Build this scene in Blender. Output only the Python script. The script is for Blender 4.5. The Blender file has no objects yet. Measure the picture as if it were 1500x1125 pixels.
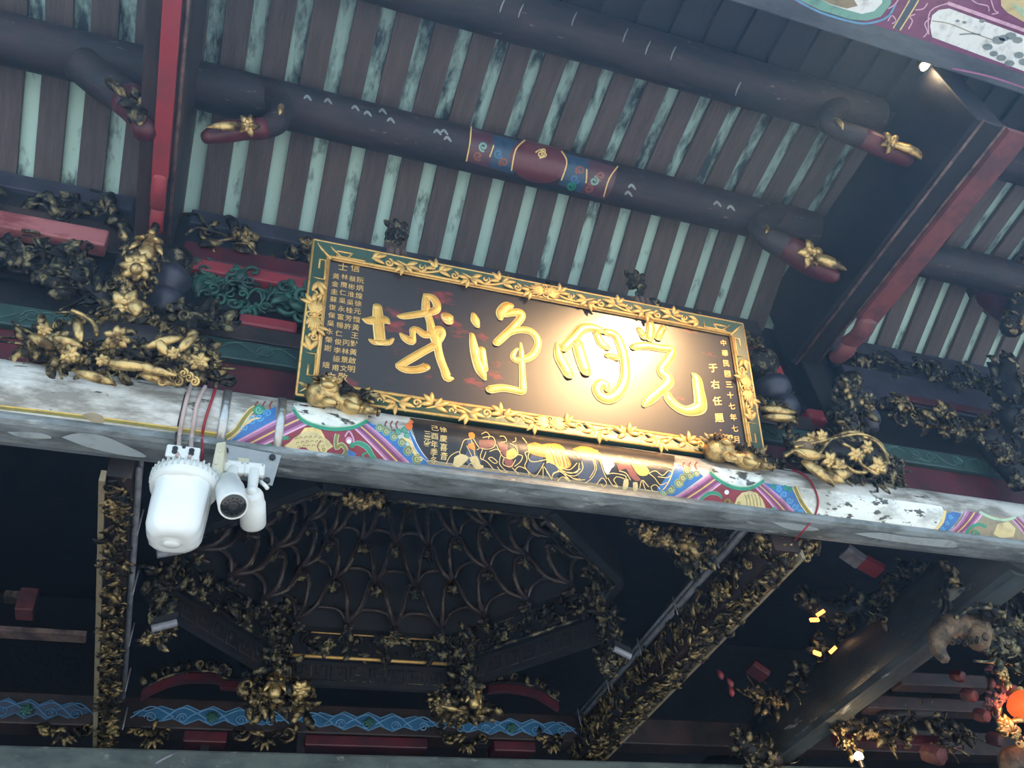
import bpy, math, random
from mathutils import Vector as V, Matrix
from mathutils.geometry import tessellate_polygon
C = bpy.context.scene.collection
PI = math.pi
# ------------------------------------------------------------------ camera
F = 1316.0
R = Matrix(((0.94190, 0.14980, 0.30070), (-0.31980, 0.67370, 0.66620), (-0.10270, -0.72360, 0.68250)))
# orthonormalise
rx = R[0].normalized(); ry = (R[1] - rx * R[1].dot(rx)).normalized(); rz = rx.cross(ry)
R = Matrix((rx, ry, rz))
CAM = V((0, 0, 1.6))
cd = bpy.data.cameras.new('camera'); cam = bpy.data.objects.new('camera', cd); C.objects.link(cam)
cd.sensor_width = 36; cd.lens = F / 1500 * 36; cd.clip_start = 0.05; cd.clip_end = 100
right, down, fwd = R.col[0], R.col[1], R.col[2]
m = Matrix((right, -down, -fwd)).transposed().to_4x4(); m.translation = CAM
cam.matrix_world = m
bpy.context.scene.camera = cam

def ray(u, v): return R @ V((u - 750, v - 562.5, F))
def aty(u, v, y): d = ray(u, v); return CAM + d * (y / d.y)
def atz(u, v, z): d = ray(u, v); return CAM + d * ((z - 1.6) / d.z)
def atpl(u, v, p0, n): d = ray(u, v); return CAM + d * (n.dot(p0 - CAM) / n.dot(d))
def zel(e, y): return 1.6 + y * math.tan(math.radians(e))
def atcyl(u, v, yc, zc, r):
    """where the sight line meets a round beam running along x: (x, angle)"""
    d = ray(u, v); oy, oz = -yc, 1.6 - zc
    a = d.y * d.y + d.z * d.z; b = 2 * (oy * d.y + oz * d.z); c = oy * oy + oz * oz - r * r
    q = b * b - 4 * a * c
    t = (-b - math.sqrt(q)) / (2 * a) if q > 0 else -b / (2 * a)
    p = CAM + d * t
    return p.x, math.atan2(p.z - zc, p.y - yc) % (2 * PI)

# ------------------------------------------------------------------ materials
def nt(name):
    m = bpy.data.materials.new(name); m.use_nodes = True
    return m, m.node_tree, m.node_tree.nodes['Principled BSDF']
def mat(name, col, rough=.6, metal=0, col2=None, scale=8, lo=.4, hi=.6, stretch=(1, 1, 1), bump=0, bscale=None, detail=6, coat=0, spec=.5, col3=None, lo3=.55, hi3=.65, scale3=None, stretch3=None):
    m, t, b = nt(name)
    b.inputs['Roughness'].default_value = rough; b.inputs['Metallic'].default_value = metal
    b.inputs['Coat Weight'].default_value = coat; b.inputs['Coat Roughness'].default_value = .2
    b.inputs['Specular IOR Level'].default_value = spec
    b.inputs['Base Color'].default_value = (*col, 1)
    tc = t.nodes.new('ShaderNodeTexCoord')
    def noise(sc, st, det=detail):
        mp = t.nodes.new('ShaderNodeMapping'); mp.inputs['Scale'].default_value = st
        n = t.nodes.new('ShaderNodeTexNoise'); n.inputs['Scale'].default_value = sc; n.inputs['Detail'].default_value = det
        n.inputs['Roughness'].default_value = .65
        t.links.new(tc.outputs['Object'], mp.inputs[0]); t.links.new(mp.outputs[0], n.inputs['Vector'])
        return n
    def mixin(src, col_b, n, lo, hi):
        r = t.nodes.new('ShaderNodeMapRange'); r.inputs[1].default_value = lo; r.inputs[2].default_value = hi
        t.links.new(n.outputs[0], r.inputs[0])
        x = t.nodes.new('ShaderNodeMix'); x.data_type = 'RGBA'
        t.links.new(r.outputs[0], x.inputs[0])
        if src is None: x.inputs[6].default_value = (*col, 1)
        else: t.links.new(src, x.inputs[6])
        x.inputs[7].default_value = (*col_b, 1)
        t.links.new(x.outputs[2], b.inputs['Base Color'])
        return x.outputs[2], r
    out = None
    if col2:
        n1 = noise(scale, stretch); out, r1 = mixin(None, col2, n1, lo, hi)
    if col3:
        n3 = noise(scale3 or scale * 2.3, stretch3 or stretch); out, r3 = mixin(out, col3, n3, lo3, hi3)
    if bump:
        nb = noise(bscale or scale * 3, stretch)
        bp = t.nodes.new('ShaderNodeBump'); bp.inputs['Strength'].default_value = bump; bp.inputs['Distance'].default_value = .02
        t.links.new(nb.outputs[0], bp.inputs['Height']); t.links.new(bp.outputs[0], b.inputs['Normal'])
    return m
def emit(name, col, s):
    m, t, b = nt(name); b.inputs['Emission Color'].default_value = (*col, 1); b.inputs['Emission Strength'].default_value = s
    b.inputs['Base Color'].default_value = (*col, 1); return m
M = {}
M['gold'] = mat('worn_gilding', (.46, .33, .15), .34, .75, (.035, .028, .022), 12, .42, .54, bump=.4, bscale=60, col3=(.012, .012, .012), lo3=.50, hi3=.60)
M['gold_bright'] = mat('bright_gilding', (.70, .48, .20), .30, .7, (.09, .055, .025), 11, .45, .62, bump=.25, bscale=40)
M['gold_letter'] = mat('gold_leaf_letters', (.85, .48, .11), .32, .45, (.62, .30, .05), 12, .45, .7, bump=.1, bscale=60)
M['gold_rim'] = mat('pale_gold_stroke_edge', (.98, .72, .30), .30, .35, (.8, .5, .15), 20, .5, .8)
M['gold_dull'] = mat('sooty_gilding', (.30, .25, .14), .36, .6, (.016, .015, .014), 14, .38, .50, bump=.5, bscale=50)
M['gold_flat'] = mat('gold_leaf_border', (.78, .47, .15), .35, .5, (.40, .22, .07), 20, .5, .75, bump=.2, bscale=80)
M['lacquer'] = mat('dark_lacquer', (.030, .020, .017), .30, 0, (.26, .03, .025), 2.3, .60, .68, (1, 1.8, 2.2), bump=.03, bscale=60, coat=.4, spec=.25, detail=9)
M['frame_green'] = mat('green_enamel', (.020, .062, .032), .42, 0, (.014, .042, .024), 6, .4, .7, bump=.1)
M['rafter'] = mat('grey_brown_rafter_wood', (.125, .097, .092), .6, 0, (.075, .06, .058), 5, .35, .65, (5, .6, .6), bump=.5, bscale=18)
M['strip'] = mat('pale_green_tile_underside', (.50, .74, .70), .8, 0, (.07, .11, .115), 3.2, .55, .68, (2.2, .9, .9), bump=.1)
M['dusty_red'] = mat('dusty_red_paint', (.20, .06, .06), .5, 0, (.11, .04, .045), 5, .45, .6)
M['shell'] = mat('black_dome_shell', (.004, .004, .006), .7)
M['arm'] = mat('dark_brown_lacquer_arm', (.07, .045, .038), .3, 0, (.03, .02, .02), 8, .4, .6)
M['strip_shaded'] = mat('shaded_green_tile_underside', (.36, .55, .54), .8, 0, (.035, .06, .07), 3.2, .44, .60, (2.6, .8, .8), bump=.1)  # upper slope's shade put into the colour: darker tone, heavier soot
M['purlin'] = mat('sooty_purlin_paint', (.042, .030, .034), .58, 0, (.022, .021, .026), 3, .4, .6, (1, 3, 3), bump=.35, spec=.35, col3=(.14, .12, .13), lo3=.64, hi3=.69, scale3=8)
M['dark'] = mat('soot_black_wood', (.010, .011, .014), .55, 0, (.022, .017, .018), 4, .4, .7, bump=.3)
M['dkbrown'] = mat('dark_brown_wood', (.06, .036, .032), .5, 0, (.025, .02, .02), 4, .4, .6, (1, .3, 1), bump=.3)
M['brown_line'] = mat('worn_brown_moulding', (.20, .13, .11), .5, 0, (.06, .04, .04), 10, .4, .6, bump=.3)
M['red'] = mat('crimson_paint', (.34, .04, .055), .45, 0, (.20, .05, .055), 5, .45, .7, bump=.15)
M['pinkred'] = mat('faded_pink_red_paint', (.45, .16, .17), .5, 0, (.25, .06, .07), 4, .45, .6, (1, 2, 2), bump=.1)
M['dkred'] = mat('dark_red_paint', (.115, .016, .024), .42, 0, (.045, .012, .018), 4, .4, .65, bump=.15)
M['teal'] = mat('dull_teal_paint', (.032, .075, .068), .45, 0, (.02, .045, .045), 5, .4, .65, bump=.15)
M['teal_line'] = mat('pale_teal_line', (.09, .19, .175), .45, 0, (.05, .10, .10), 8, .4, .7)
M['greencarve'] = mat('green_painted_carving', (.035, .13, .095), .4, 0, (.012, .035, .03), 9, .42, .62, bump=.3, col3=(.3, .36, .3), lo3=.66, hi3=.7)
M['purple'] = mat('slate_purple_paint', (.055, .055, .085), .45, 0, (.03, .03, .042), 5, .4, .6, bump=.1)
M['log'] = mat('peeling_grey_white_paint', (.66, .65, .62), .34, 0, (.24, .225, .20), 3.2, .43, .58, (.7, 2.2, 2.2), bump=.35, bscale=9, col3=(.09, .085, .07), lo3=.60, hi3=.64, scale3=6, stretch3=(.8, 2.6, 2.6))
M['soffit'] = mat('weathered_blue_grey_paint', (.24, .265, .275), .42, 0, (.10, .11, .11), 3.5, .42, .60, (.9, 2.5, 2.5), bump=.3, bscale=12, col3=(.42, .45, .46), lo3=.60, hi3=.68, scale3=6, stretch3=(.7, 2.5, 2.5))
M['soffit_dark'] = mat('sooty_blue_grey_paint', (.085, .10, .105), .45, 0, (.04, .045, .045), 3, .4, .6, (2.5, .8, 2), bump=.3, col3=(.34, .37, .38), lo3=.60, hi3=.68, scale3=4, stretch3=(2.5, .7, 2))
M['logr'] = mat('sooty_olive_grey_paint', (.045, .042, .034), .4, 0, (.02, .02, .018), 3, .4, .6, (2, .8, 2), bump=.4, bscale=9, col3=(.26, .26, .24), lo3=.60, hi3=.66, scale3=3.4, stretch3=(2, .7, 2))
M['white'] = mat('white_enamel_patch', (.86, .88, .84), .3, 0, (.50, .51, .48), 4, .48, .62, (1, 2, 2), bump=.1, col3=(.07, .07, .06), lo3=.56, hi3=.60, scale3=9, stretch3=(1, 2.2, 2.2))
def P(name, c, c2=None): M[name] = mat('painted_' + name, c, .33, 0, c2 or tuple(x * .55 for x in c), 14, .5, .75, bump=.08, bscale=40)
P('blue', (.04, .17, .46)); P('cyanblue', (.10, .35, .62)); P('maroon', (.27, .03, .055)); P('violet', (.42, .16, .34)); P('plum', (.22, .055, .15)); P('pink', (.62, .33, .50))
P('yellow', (.75, .52, .12)); P('olive', (.25, .22, .055)); P('green', (.03, .28, .17)); P('cream', (.68, .55, .28)); P('orange', (.72, .28, .04)); P('black', (.02, .02, .024)); P('redp', (.55, .07, .03)); P('tan', (.32, .26, .17))
P('slate', (.07, .09, .14)); P('palegreen', (.45, .6, .42)); P('flame', (.8, .2, .06)); P('palepink', (.75, .45, .62)); P('palewhite', (.85, .88, .9)); P('goldline', (.85, .62, .25)); P('oldmaroon', (.13, .035, .045)); P('oldplum', (.10, .045, .065)); P('oldblue', (.035, .075, .14)); P('robe', (.27, .09, .07)); P('mint', (.2, .42, .36)); P('bluecarve', (.05, .17, .33)); P('bluelight', (.16, .36, .60)); P('drkgreen', (.03, .12, .09)); P('greyline', (.25, .29, .30))
M['plastic'] = mat('white_plastic', (.80, .81, .79), .28, 0, (.66, .67, .64), 4, .5, .8)
M['frost'] = mat('frosted_white_cover', (.86, .88, .88), .22, 0, None, coat=.3)
M['plastic_grey'] = mat('grey_white_plastic', (.58, .60, .58), .4)
M['metal'] = mat('brushed_steel', (.55, .55, .54), .32, .9, (.42, .42, .41), 30, .4, .7)
M['zinc'] = mat('dull_zinc_plate', (.42, .43, .44), .45, .35, (.33, .34, .35), 9, .4, .7)
M['beige'] = mat('yellowed_plastic', (.62, .58, .42), .45, 0, (.45, .42, .30), 10, .45, .7)
M['lens'] = mat('black_glass', (.008, .008, .01), .08, 0, coat=.6)
M['blackp'] = mat('black_plastic', (.02, .02, .022), .35)
M['cable_white'] = mat('pale_pink_cable', (.52, .40, .38), .5)
M['cable_red'] = mat('red_cable', (.30, .02, .035), .45)
M['conduit'] = mat('grey_conduit', (.34, .34, .38), .4, .1, (.2, .2, .23), 12, .4, .6)
M['stone'] = mat('worn_stone_floor', (.50, .49, .46), .8, 0, (.40, .39, .37), 2, .4, .6)
M['greybeam'] = mat('grey_green_painted_beam', (.16, .19, .18), .5, 0, (.08, .10, .10), 3, .42, .62, (1, 1, 2), bump=.2, col3=(.34, .33, .30), lo3=.60, hi3=.68, scale3=9)
M['clay'] = mat('tan_carved_wood', (.26, .165, .095), .5, 0, (.05, .037, .028), 8, .40, .58, bump=.9, bscale=22)
M['pinkblock'] = mat('faded_red_block', (.17, .05, .05), .5, 0, (.05, .02, .022), 9, .4, .6, bump=.5)
M['lampglow'] = emit('warm_lamp_glow', (1.0, .74, .42), 60)
M['lanternglow'] = emit('red_lantern_glow', (1.0, .10, .02), 1.3)
M['orangeglow'] = emit('orange_emitted_glow', (1.0, .42, .10), 2.6)  # tassel and gilt slivers: the light falling on them given as emission

# ------------------------------------------------------------------ mesh builder
def smoothpath(pts, k=4):
    """Catmull-Rom through tuples of any length"""
    if len(pts) < 3: return [tuple(p) for p in pts]
    P_ = [pts[0]] + list(pts) + [pts[-1]]; out = []
    for i in range(1, len(P_) - 2):
        a, b, c, d = P_[i - 1], P_[i], P_[i + 1], P_[i + 2]
        for j in range(k):
            t = j / k
            out.append(tuple(.5 * (2 * q + (r - p) * t + (2 * p - 5 * q + 4 * r - s) * t * t + (-p + 3 * q - 3 * r + s) * t ** 3) for p, q, r, s in zip(a, b, c, d)))
    out.append(tuple(pts[-1])); return out
class MB:
    def __init__(s): s.v = []; s.f = []; s.m = []; s.mats = []; s.sm = []
    def mi(s, mt):
        if mt not in s.mats: s.mats.append(mt)
        return s.mats.index(mt)
    def add(s, vs, fs, mt=0, smooth=True):
        o = len(s.v); s.v += [V(x) for x in vs]
        for f in fs: s.f.append([o + i for i in f]); s.m.append(mt); s.sm.append(smooth)
    def box(s, a, b, mt=0):
        x0, y0, z0 = a; x1, y1, z1 = b
        s.add([(x0, y0, z0), (x1, y0, z0), (x1, y1, z0), (x0, y1, z0), (x0, y0, z1), (x1, y0, z1), (x1, y1, z1), (x0, y1, z1)],
              [(0, 3, 2, 1), (4, 5, 6, 7), (0, 1, 5, 4), (1, 2, 6, 5), (2, 3, 7, 6), (3, 0, 4, 7)], mt, False); return s
    def obox(s, c, ex, ey, ez, mt=0):
        c = V(c); ex, ey, ez = V(ex), V(ey), V(ez)
        vs = [c + ex * i + ey * j + ez * k for k in (-1, 1) for i, j in ((-1, -1), (1, -1), (1, 1), (-1, 1))]
        s.add(vs, [(0, 3, 2, 1), (4, 5, 6, 7), (0, 1, 5, 4), (1, 2, 6, 5), (2, 3, 7, 6), (3, 0, 4, 7)], mt, False); return s
    def prism(s, prof, org, eu, ev, ew, L, mt=0):
        """profile (u,v) swept along ew by L"""
        org, eu, ev, ew = V(org), V(eu), V(ev), V(ew); n = len(prof)
        vs = [org + eu * u + ev * v for u, v in prof] + [org + eu * u + ev * v + ew * L for u, v in prof]
        fs = [(i, (i + 1) % n, (i + 1) % n + n, i + n) for i in range(n)]
        for tri in tessellate_polygon([[V((u, v, 0)) for u, v in prof]]):
            fs.append(tuple(tri)); fs.append(tuple(i + n for i in reversed(tri)))
        s.add(vs, fs, mt, False); return s
    def tube(s, pts, rad, n=8, sq=None, mt=0, cap=True, up=None):
        pts = [V(p) for p in pts]
        if not hasattr(rad, '__len__'): rad = [rad] * len(pts)
        N = len(pts); t0 = (pts[1] - pts[0]).normalized()
        nn = V(up) if up else (V((0, 0, 1)) if abs(t0.z) < .9 else V((0, 1, 0)))
        rings = []
        for i, p in enumerate(pts):
            t = (pts[min(i + 1, N - 1)] - pts[max(i - 1, 0)])
            if t.length < 1e-9: t = t0
            t = t.normalized(); nn = nn - t * nn.dot(t)
            if nn.length < 1e-6: nn = t.orthogonal()
            nn.normalize(); bb = t.cross(nn); ring = []
            for k in range(n):
                a = 2 * PI * k / n; o = (nn * math.cos(a) + bb * math.sin(a)) * rad[i]
                if sq: o = o - sq[0] * (o.dot(sq[0]) * (1 - sq[1]))
                ring.append(p + o)
            rings.append(ring)
        vs = [q for r in rings for q in r]
        fs = [(i * n + k, i * n + (k + 1) % n, (i + 1) * n + (k + 1) % n, (i + 1) * n + k) for i in range(N - 1) for k in range(n)]
        if cap:
            vs += [pts[0] - (pts[1] - pts[0]).normalized() * rad[0] * .5, pts[-1] + (pts[-1] - pts[-2]).normalized() * rad[-1] * .5]
            a, b = len(vs) - 2, len(vs) - 1
            fs += [(a, (k + 1) % n, k) for k in range(n)] + [(b, (N - 1) * n + k, (N - 1) * n + (k + 1) % n) for k in range(n)]
        s.add(vs, fs, mt); return s
    def cyl(s, a, b, r, n=20, mt=0, r2=None):
        a, b = V(a), V(b); t = (b - a).normalized(); u = t.orthogonal().normalized(); w = t.cross(u)
        r2 = r if r2 is None else r2
        vs = [a + (u * math.cos(2 * PI * k / n) + w * math.sin(2 * PI * k / n)) * r for k in range(n)] + [b + (u * math.cos(2 * PI * k / n) + w * math.sin(2 * PI * k / n)) * r2 for k in range(n)]
        s.add(vs, [(k, (k + 1) % n, (k + 1) % n + n, k + n) for k in range(n)], mt)
        s.add(vs[:n], [tuple(reversed(range(n)))], mt, False); s.add(vs[n:], [tuple(range(n))], mt, False); return s
    def lathe(s, c, axis, prof, n=24, mt=0, mod=None):
        c = V(c); t = V(axis).normalized(); u = t.orthogonal().normalized(); w = t.cross(u); vs = []
        for h, r in prof:
            for k in range(n):
                a = 2 * PI * k / n; rr = r * (mod(a, h) if mod else 1)
                vs.append(c + t * h + (u * math.cos(a) + w * math.sin(a)) * rr)
        N = len(prof)
        fs = [(i * n + k, i * n + (k + 1) % n, (i + 1) * n + (k + 1) % n, (i + 1) * n + k) for i in range(N - 1) for k in range(n)]
        fs += [tuple(reversed(range(n))), tuple((N - 1) * n + k for k in range(n))]
        s.add(vs, fs, mt); return s
    def ball(s, c, r, mt=0, sc=(1, 1, 1), n=8):
        c = V(c); vs = [c + V((0, 0, r * sc[2]))]; h = max(3, n // 2)
        for i in range(1, h):
            a = PI * i / h
            for k in range(n):
                b = 2 * PI * k / n; vs.append(c + V((r * sc[0] * math.sin(a) * math.cos(b), r * sc[1] * math.sin(a) * math.sin(b), r * sc[2] * math.cos(a))))
        vs.append(c - V((0, 0, r * sc[2]))); e = len(vs) - 1
        fs = [(0, 1 + k, 1 + (k + 1) % n) for k in range(n)]
        fs += [(1 + i * n + k, 1 + (i + 1) * n + k, 1 + (i + 1) * n + (k + 1) % n, 1 + i * n + (k + 1) % n) for i in range(h - 2) for k in range(n)]
        fs += [(e, 1 + (h - 2) * n + (k + 1) % n, 1 + (h - 2) * n + k) for k in range(n)]
        s.add(vs, fs, mt); return s
    # ---- carving vocabulary
    def leaf(s, p, d, nr, L, W, mt=0, bend=.25, n=6):
        p, d, nr = V(p), V(d).normalized(), V(nr).normalized(); side = d.cross(nr); sg = random.choice((-1, 1)) * bend * .6
        pts = []; rr = []
        for i in range(6):
            t = i / 5; pts.append(p + d * L * t + nr * L * bend * math.sin(t * PI * .8) + side * L * sg * t * t); rr.append(W * (math.sin(PI * min(.97, .08 + t * .92)) ** .8) + .001)
        s.tube(pts, rr, n, (nr, .45), mt); return s
    def curl(s, p, d, nr, size, r, turns=1.2, mt=0, hand=1, n=6):
        p, d, nr = V(p), V(d).normalized(), V(nr).normalized(); e = d.cross(nr) * hand; pts = []; rr = []; K = int(10 * turns) + 3
        c = p + e * size * .5
        for i in range(K):
            t = i / (K - 1); a = t * turns * 2 * PI; q = size * .5 * (1 - .78 * t)
            pts.append(c + (-e * math.cos(a) + d * math.sin(a)) * q + nr * size * .15 * t); rr.append(r * (1 - .45 * t))
        s.tube(pts, rr, n, None, mt); s.ball(pts[-1], r * .9, mt, n=6); return s
    def flower(s, p, nr, size, mt=0, k=6):
        nr = V(nr).normalized(); u = nr.orthogonal().normalized(); w = nr.cross(u); p = V(p); a0 = random.random()
        for i in range(k):
            a = a0 + 2 * PI * i / k; s.leaf(p, u * math.cos(a) + w * math.sin(a), nr, size, size * .36, mt, .35)
        for i in range(k):
            a = a0 + .5 + 2 * PI * i / k; s.leaf(p + nr * size * .12, u * math.cos(a) + w * math.sin(a), nr, size * .6, size * .24, mt, .5)
        s.ball(p + nr * size * .3, size * .2, mt, n=6); return s
    def figure(s, p, up, fc, h, mt=0):
        """small carved person in flowing robe"""
        p, up, fc = V(p), V(up).normalized(), V(fc).normalized(); sd = up.cross(fc)
        pts = [p, p + up * h * .2, p + up * h * .42, p + up * h * .6, p + up * h * .74, p + up * h * .8]
        s.tube(pts, [h * .17, h * .19, h * .14, h * .17, h * .12, h * .05], 8, (fc, .75), mt)
        s.ball(p + up * h * .89, h * .095, mt); s.ball(p + up * h * 1.0, h * .05, mt, n=6)
        s.ball(p + up * h * .88 + fc * h * .09, h * .025, mt, n=6)
        for k in (-1, 1):
            s.tube([p + up * h * .7 + sd * h * .13 * k, p + up * h * .56 + sd * h * .24 * k + fc * h * .05, p + up * h * .52 + sd * h * .12 * k + fc * h * .2], [h * .06, h * .075, h * .05], 6, None, mt)
            s.leaf(p + up * h * .5 + sd * h * .18 * k, -up + sd * k * .3, fc, h * .4, h * .07, mt)
        return s
    def carve(s, boxc, ex, ez, nr, n, size, mt=0, depth=.05, mix='lcfb', bias=None):
        """relief of leaves, curls, flowers and beads over the rectangle boxc +- ex +- ez facing nr"""
        boxc, ex, ez, nr = V(boxc), V(ex), V(ez), V(nr).normalized()
        for i in range(n):
            a, b = random.uniform(-1, 1), random.uniform(-1, 1)
            p = boxc + ex * a + ez * b + nr * random.uniform(0, depth)
            an = random.uniform(0, 2 * PI); d = ex.normalized() * math.cos(an) + ez.normalized() * math.sin(an); q = size * random.uniform(.6, 1.3); k = random.choice(mix)
            if k == 'l': s.leaf(p, d, nr, q, q * .24, mt, random.uniform(.1, .5))
            elif k == 'c': s.curl(p, d, nr, q * .8, q * .11, random.uniform(.8, 1.4), mt, random.choice((-1, 1)))
            elif k == 'f': s.flower(p, (nr + d * .4), q * .6, mt, 5)
            elif k == 'b': s.ball(p, q * .2, mt, n=6)
            elif k == 't':
                s.tube(smoothpath([tuple(p), tuple(p + d * q * .6 + nr * q * .3), tuple(p + d * q * 1.2 + d.cross(nr) * q * .4), tuple(p + d * q * 1.7)], 3), q * .08, 5, None, mt)
        return s
    def build(s, name, mt, par=None, bev=0, **pr):
        me = bpy.data.meshes.new(name); org = ORG.get(par.name, V((0, 0, 0))) if par else V((0, 0, 0))
        me.from_pydata([v - org for v in s.v], [], s.f)
        mts = mt if isinstance(mt, list) else [mt]
        for x in mts: me.materials.append(M[x] if isinstance(x, str) else x)
        me.polygons.foreach_set('material_index', [min(i, len(mts) - 1) for i in s.m])
        me.polygons.foreach_set('use_smooth', s.sm)
        me.update(); o = bpy.data.objects.new(name, me); C.objects.link(o)
        if par: o.parent = par; ORG[o.name] = org
        if bev:
            b = o.modifiers.new('edge', 'BEVEL'); b.width = bev; b.segments = 2; b.limit_method = 'ANGLE'; b.angle_limit = math.radians(40)
        for k, v in pr.items(): o[k] = v
        return o
ORG = {}
def thing(name, label, cat, loc, group=None):
    o = bpy.data.objects.new(name, None); o.empty_display_size = .1; C.objects.link(o); o.location = loc; ORG[o.name] = V(loc)
    o['label'] = label; o['category'] = cat
    if group: o['group'] = group
    return o
def tag(o, label, cat, group=None):
    o['label'] = label; o['category'] = cat
    if group: o['group'] = group
    return o
def struct(o): o['kind'] = 'structure'; return o
X, Y, Z = V((1, 0, 0)), V((0, 1, 0)), V((0, 0, 1))
FR = V((0, -.75, -.66)).normalized()     # facing the courtyard, downwards

# ------------------------------------------------------------------ setting
struct(MB().box((-12, -14, -.1), (18, 14, 0)).build('floor', 'stone'))
struct(MB().box((-6, 10, 0), (13, 10.2, 9)).build('wall_back', 'dark'))
struct(MB().box((-6.2, 2.5, 0), (-6, 10, 9)).build('wall_left', 'dark'))
struct(MB().box((13, 2.5, 0), (13.2, 10, 9)).build('wall_right', 'dark'))
struct(MB().box((-6, 4.0, 7.3), (13, 10, 7.4)).build('ceiling', 'dark'))
struct(MB().box((-6, 3.96, 5.46), (13, 4.0, 7.4)).build('wall_partition', 'dark'))
# roof underside: two slopes of rafters over pale tiles
RA, RB, RC_, RD = (3.98, 6.735), (3.1, 7.16), (2.15, 7.26), (.2, 7.30)
def slope(a, b, name_mat, raf='rafter'):
    """deck + rafters between (y,z) a and b"""
    d = V((0, b[0] - a[0], b[1] - a[1])); L = d.length; d.normalize(); n = X.cross(d); n = n if n.z < 0 else -n   # n points down into the hall
    root = bpy.data.objects.new('ceiling', None); C.objects.link(root); root['kind'] = 'structure'; ORG[root.name] = V((0, 0, 0))
    mid = V((2.5, (a[0] + b[0]) / 2, (a[1] + b[1]) / 2))
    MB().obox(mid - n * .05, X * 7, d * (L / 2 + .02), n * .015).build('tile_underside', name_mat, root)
    k = 0; x = -3.2 + .04 + .25 / 2
    while x < 8.6:
        MB().obox(V((x, mid.y, mid.z)) - n * .012, X * .078, d * (L / 2 + .02), n * .02).build('rafter', raf, root, bev=.004); x += .252
    return root
slope(RA, RB, 'strip'); slope(RB, RC_, 'strip_shaded'); slope(RC_, RD, 'dark', 'dark')
struct(MB().box((-6, -.3, 7.42), (13, 4.3, 7.5)).build('ceiling', 'dark'))

# ------------------------------------------------------------------ main painted beam
LY, LZ, LR = 3.6, 4.647, .19
beam = thing('painted_log_beam', 'long round grey-white painted beam under the big plaque, peeling, with purple chevrons', 'beam', (2.3, LY, LZ))
mb = MB(); n = 64; xs = [-2.6 + i * .1 for i in range(96)]
vs = []; rnd = random.Random(3)
for x in xs:
    for k in range(n):
        a = 2 * PI * k / n; vs.append((x, LY + LR * math.cos(a), LZ + LR * math.sin(a)))
fs = [(i * n + k, i * n + (k + 1) % n, (i + 1) * n + (k + 1) % n, (i + 1) * n + k) for i in range(len(xs) - 1) for k in range(n)]
mb.add(vs, fs); mb.build('log', 'log', beam)
prof = [(-.108, -.150), (-.116, -.175), (-.112, -.196), (-.09, -.210), (-.05, -.217), (.03, -.217), (.07, -.205), (.09, -.15)]
MB().prism([(u, v) for u, v in prof], (-2.6, LY, LZ), Y, Z, X, 9.5).build('soffit_board', 'soffit', beam, label='weathered blue-grey board under the round beam')

class Paint:
    """coloured paint films laid on a round beam; outlines in photo pixels, mapped onto the curved surface"""
    def __init__(s, yc, zc, r): s.c = (yc, zc, r); s.mb = MB(); s.names = []
    def idx(s, c):
        if c not in s.names: s.names.append(c)
        return s.names.index(c)
    def uv(s, u, v): return atcyl(u, v, *s.c)
    def xyz(s, q, lv):
        yc, zc, r = s.c; rr = r + .0012 + .0007 * lv; return V((q[0], yc + rr * math.cos(q[1]), zc + rr * math.sin(q[1])))
    def tri(s, a, b, c, lv, mi, dep=0):
        r = s.c[2]
        def ln(p, q): return math.hypot(p[0] - q[0], 2.5 * r * (p[1] - q[1]))
        e = [(ln(a, b), a, b, c), (ln(b, c), b, c, a), (ln(c, a), c, a, b)]; m_ = max(e, key=lambda t: t[0])
        if m_[0] > .04 and dep < 14:
            _, p, q, o = m_; h = ((p[0] + q[0]) / 2, (p[1] + q[1]) / 2)
            s.tri(p, h, o, lv, mi, dep + 1); s.tri(h, q, o, lv, mi, dep + 1); return
        pts = [s.xyz(q, lv) for q in (a, b, c)]
        nrm = (pts[1] - pts[0]).cross(pts[2] - pts[0]); out = pts[0] - V((pts[0].x, s.c[0], s.c[1]))
        if nrm.dot(out) < 0: pts.reverse()
        s.mb.add(pts, [(0, 1, 2)], mi, False)
    def poly(s, px, col, lv=0, sm=0):
        if sm: px = smoothpath(list(px) + [px[0]], sm)[:-1]
        q = [s.uv(*p) for p in px]; mi = s.idx(col)
        for t in tessellate_polygon([[V((a, b * s.c[2], 0)) for a, b in q]]): s.tri(q[t[0]], q[t[1]], q[t[2]], lv, mi)
    def line(s, px, w, col, lv=1, sm=4, taper=False):
        p = smoothpath(px, sm) if sm and len(px) > 2 else list(px); mi = s.idx(col); N = len(p); L = []; Rr = []
        for i in range(N):
            a, b = p[max(i - 1, 0)], p[min(i + 1, N - 1)]; dx, dy = b[0] - a[0], b[1] - a[1]; l = math.hypot(dx, dy) or 1
            ww = w * (.35 + .65 * math.sin(PI * (i + .5) / N)) if taper else w
            L.append(s.uv(p[i][0] - dy / l * ww, p[i][1] + dx / l * ww)); Rr.append(s.uv(p[i][0] + dy / l * ww, p[i][1] - dx / l * ww))
        for i in range(N - 1):
            s.tri(L[i], Rr[i], Rr[i + 1], lv, mi); s.tri(L[i], Rr[i + 1], L[i + 1], lv, mi)
    def spiral(s, c, r, w, col, lv=1, a0=0, turns=1.3, hand=1):
        K = 14; s.line([(c[0] + r * (1 - .8 * i / K) * math.cos(a0 + hand * i / K * turns * 2 * PI), c[1] + r * (1 - .8 * i / K) * math.sin(a0 + hand * i / K * turns * 2 * PI)) for i in range(K + 1)], w, col, lv, 0)
    def dot(s, c, rx, col, lv=1, ry=None):
        ry = ry or rx; s.poly([(c[0] + rx * math.cos(k * PI / 5), c[1] + ry * math.sin(k * PI / 5)) for k in range(10)], col, lv)
    def build(s, name, par, **k): return s.mb.build(name, s.names, par, **k)

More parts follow.
